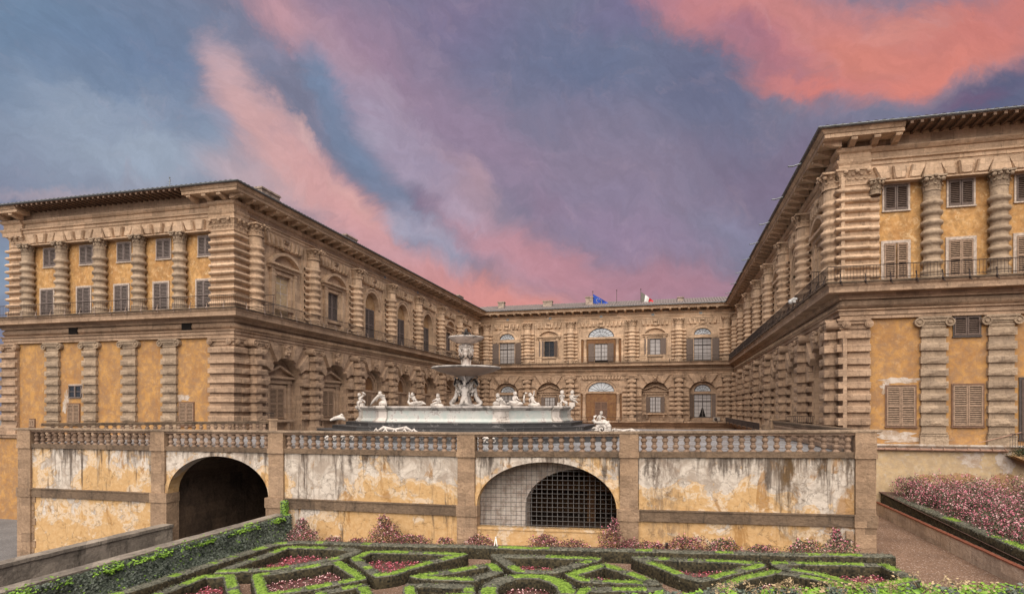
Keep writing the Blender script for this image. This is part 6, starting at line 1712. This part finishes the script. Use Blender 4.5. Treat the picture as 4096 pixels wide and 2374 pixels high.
# ------------------------------------------------------------------ flags, aerial, camera, cooling unit
def flag(label, x, cols, w=2.2, eu=False):
    t = thing('flag', label, 'flag', (x, 103, 16.4))
    mb = MB(); mb.tube([(0, 0, 0), (0, 0, 2.95)], [.05, .04], 8); mb.ball((0, 0, 3.0), .09); mb.build('pole', M['iron'], t)
    if not cols: return
    nx, nz_ = 24, 12; mb = MB(); v = []
    for i in range(nx+1):
        u = i/nx
        for j in range(nz_+1):
            q = j/nz_        # hangs heavily: the fly end sinks
            x_ = .05+u*w*(1-.25*q); z = 2.55-1.55*u*1.0-q*(1.5-.95*u)
            v.append((x_, .16*math.sin(u*9+q*2)*u, z))
    f = []; mi = []
    for i in range(nx):
        for j in range(nz_):
            a = i*(nz_+1)+j; f.append((a, a+nz_+1, a+nz_+2, a+1)); mi.append(min(len(cols)-1, int(i/nx*len(cols))))
    mb.v = v; mb.f = f; mb.sm = [True]*len(f); mb.mi = mi
    c_ = mb.build('cloth', [M[q] for q in cols], t)
    if eu:
        mb = MB()
        for k in range(12):
            a = 2*PI*k/12; u = .45+.2*math.cos(a); q = .5+.3*math.sin(a)
            cx = .05+u*w*(1-.25*q); cz = 2.55-1.55*u-q*(1.5-.95*u); cy = .16*math.sin(u*9+q*2)*u
            pts = [(cx+(.07 if p % 2 == 0 else .03)*math.sin(2*PI*p/10), cy-.03, cz+(.07 if p % 2 == 0 else .03)*math.cos(2*PI*p/10)) for p in range(10)]
            mb.add(pts, [tuple(range(10))])
        mb.build('stars', M['yellow'], t)
flag('drooping blue flag with a ring of yellow stars on the roof', -12.2, ['blue'], 2.5, True)
flag('bare flagpole between the two flags', -8.27, None)
flag('drooping green, white and red flag on the roof', -4.37, ['green', 'white', 'red'], 2.0)
t = thing('antenna', 'thin television aerial on the left wing roof', 'antenna', (-39.5, 42, 16.8))
mb = MB(); mb.tube([(0, 0, 0), (0, 0, 2.0)], .025, 6); mb.build('mast', M['gutter'], t)
mb = MB()
for k in range(5): mb.tube([(-.5+.05*k, .0, 1.0+.16*k), (.5-.1*k, .0, .9+.2*k)], .012, 4)
mb.tube([(0, -.1, 1.1), (.0, .1, 1.9)], .02, 5); mb.ball((0, 0, 2.0), .06); mb.build('aerial_rods', M['gutter'], t)
t = thing('security_camera', 'white dome security camera on the right balcony', 'camera', (8.75, 47.9, 7.45))
mb = MB(); mb.tube([(.2, 0, .35), (0, 0, .4), (-.2, 0, .3)], [.06, .09, .07], 8); mb.ball((-.22, 0, .18), .17, 10, 8); mb.box(-.1, .1, -.06, .06, .1, .42); mb.build('dome', M['white'], t)
t = thing('cooling_unit', 'grey air conditioning unit on the lower central balcony', 'air conditioner', (7.2, YC-.55, -2.12))
mb = MB(); mb.box(-.5, .5, -.2, .2, .05, .7); mb.build('casing', M['frame_pale'], t)
mb = MB(); mb.lathe([(.24, 0), (.24, .02), (.02, .03)], (0, 0, 0), 16); mb.v = [(x-.12, -.2-z, y+.38) for x, y, z in mb.v]; mb.build('fan_grille', M['frame_dark'], t)
for x in (20.6,):
    pass

# overall reflectance of everything, set once
for m in bpy.data.materials:
    if not m.use_nodes: continue
    t = m.node_tree; b = t.nodes.get('Principled BSDF')
    if b is None: continue
    k = .80 if m.name not in ('dark interior',) else 1.
    lk = b.inputs['Base Color'].links
    if lk:
        src = lk[0].from_socket; o = vm(t, 'MULTIPLY', src, (k, k, k)); t.links.new(o, b.inputs['Base Color'])
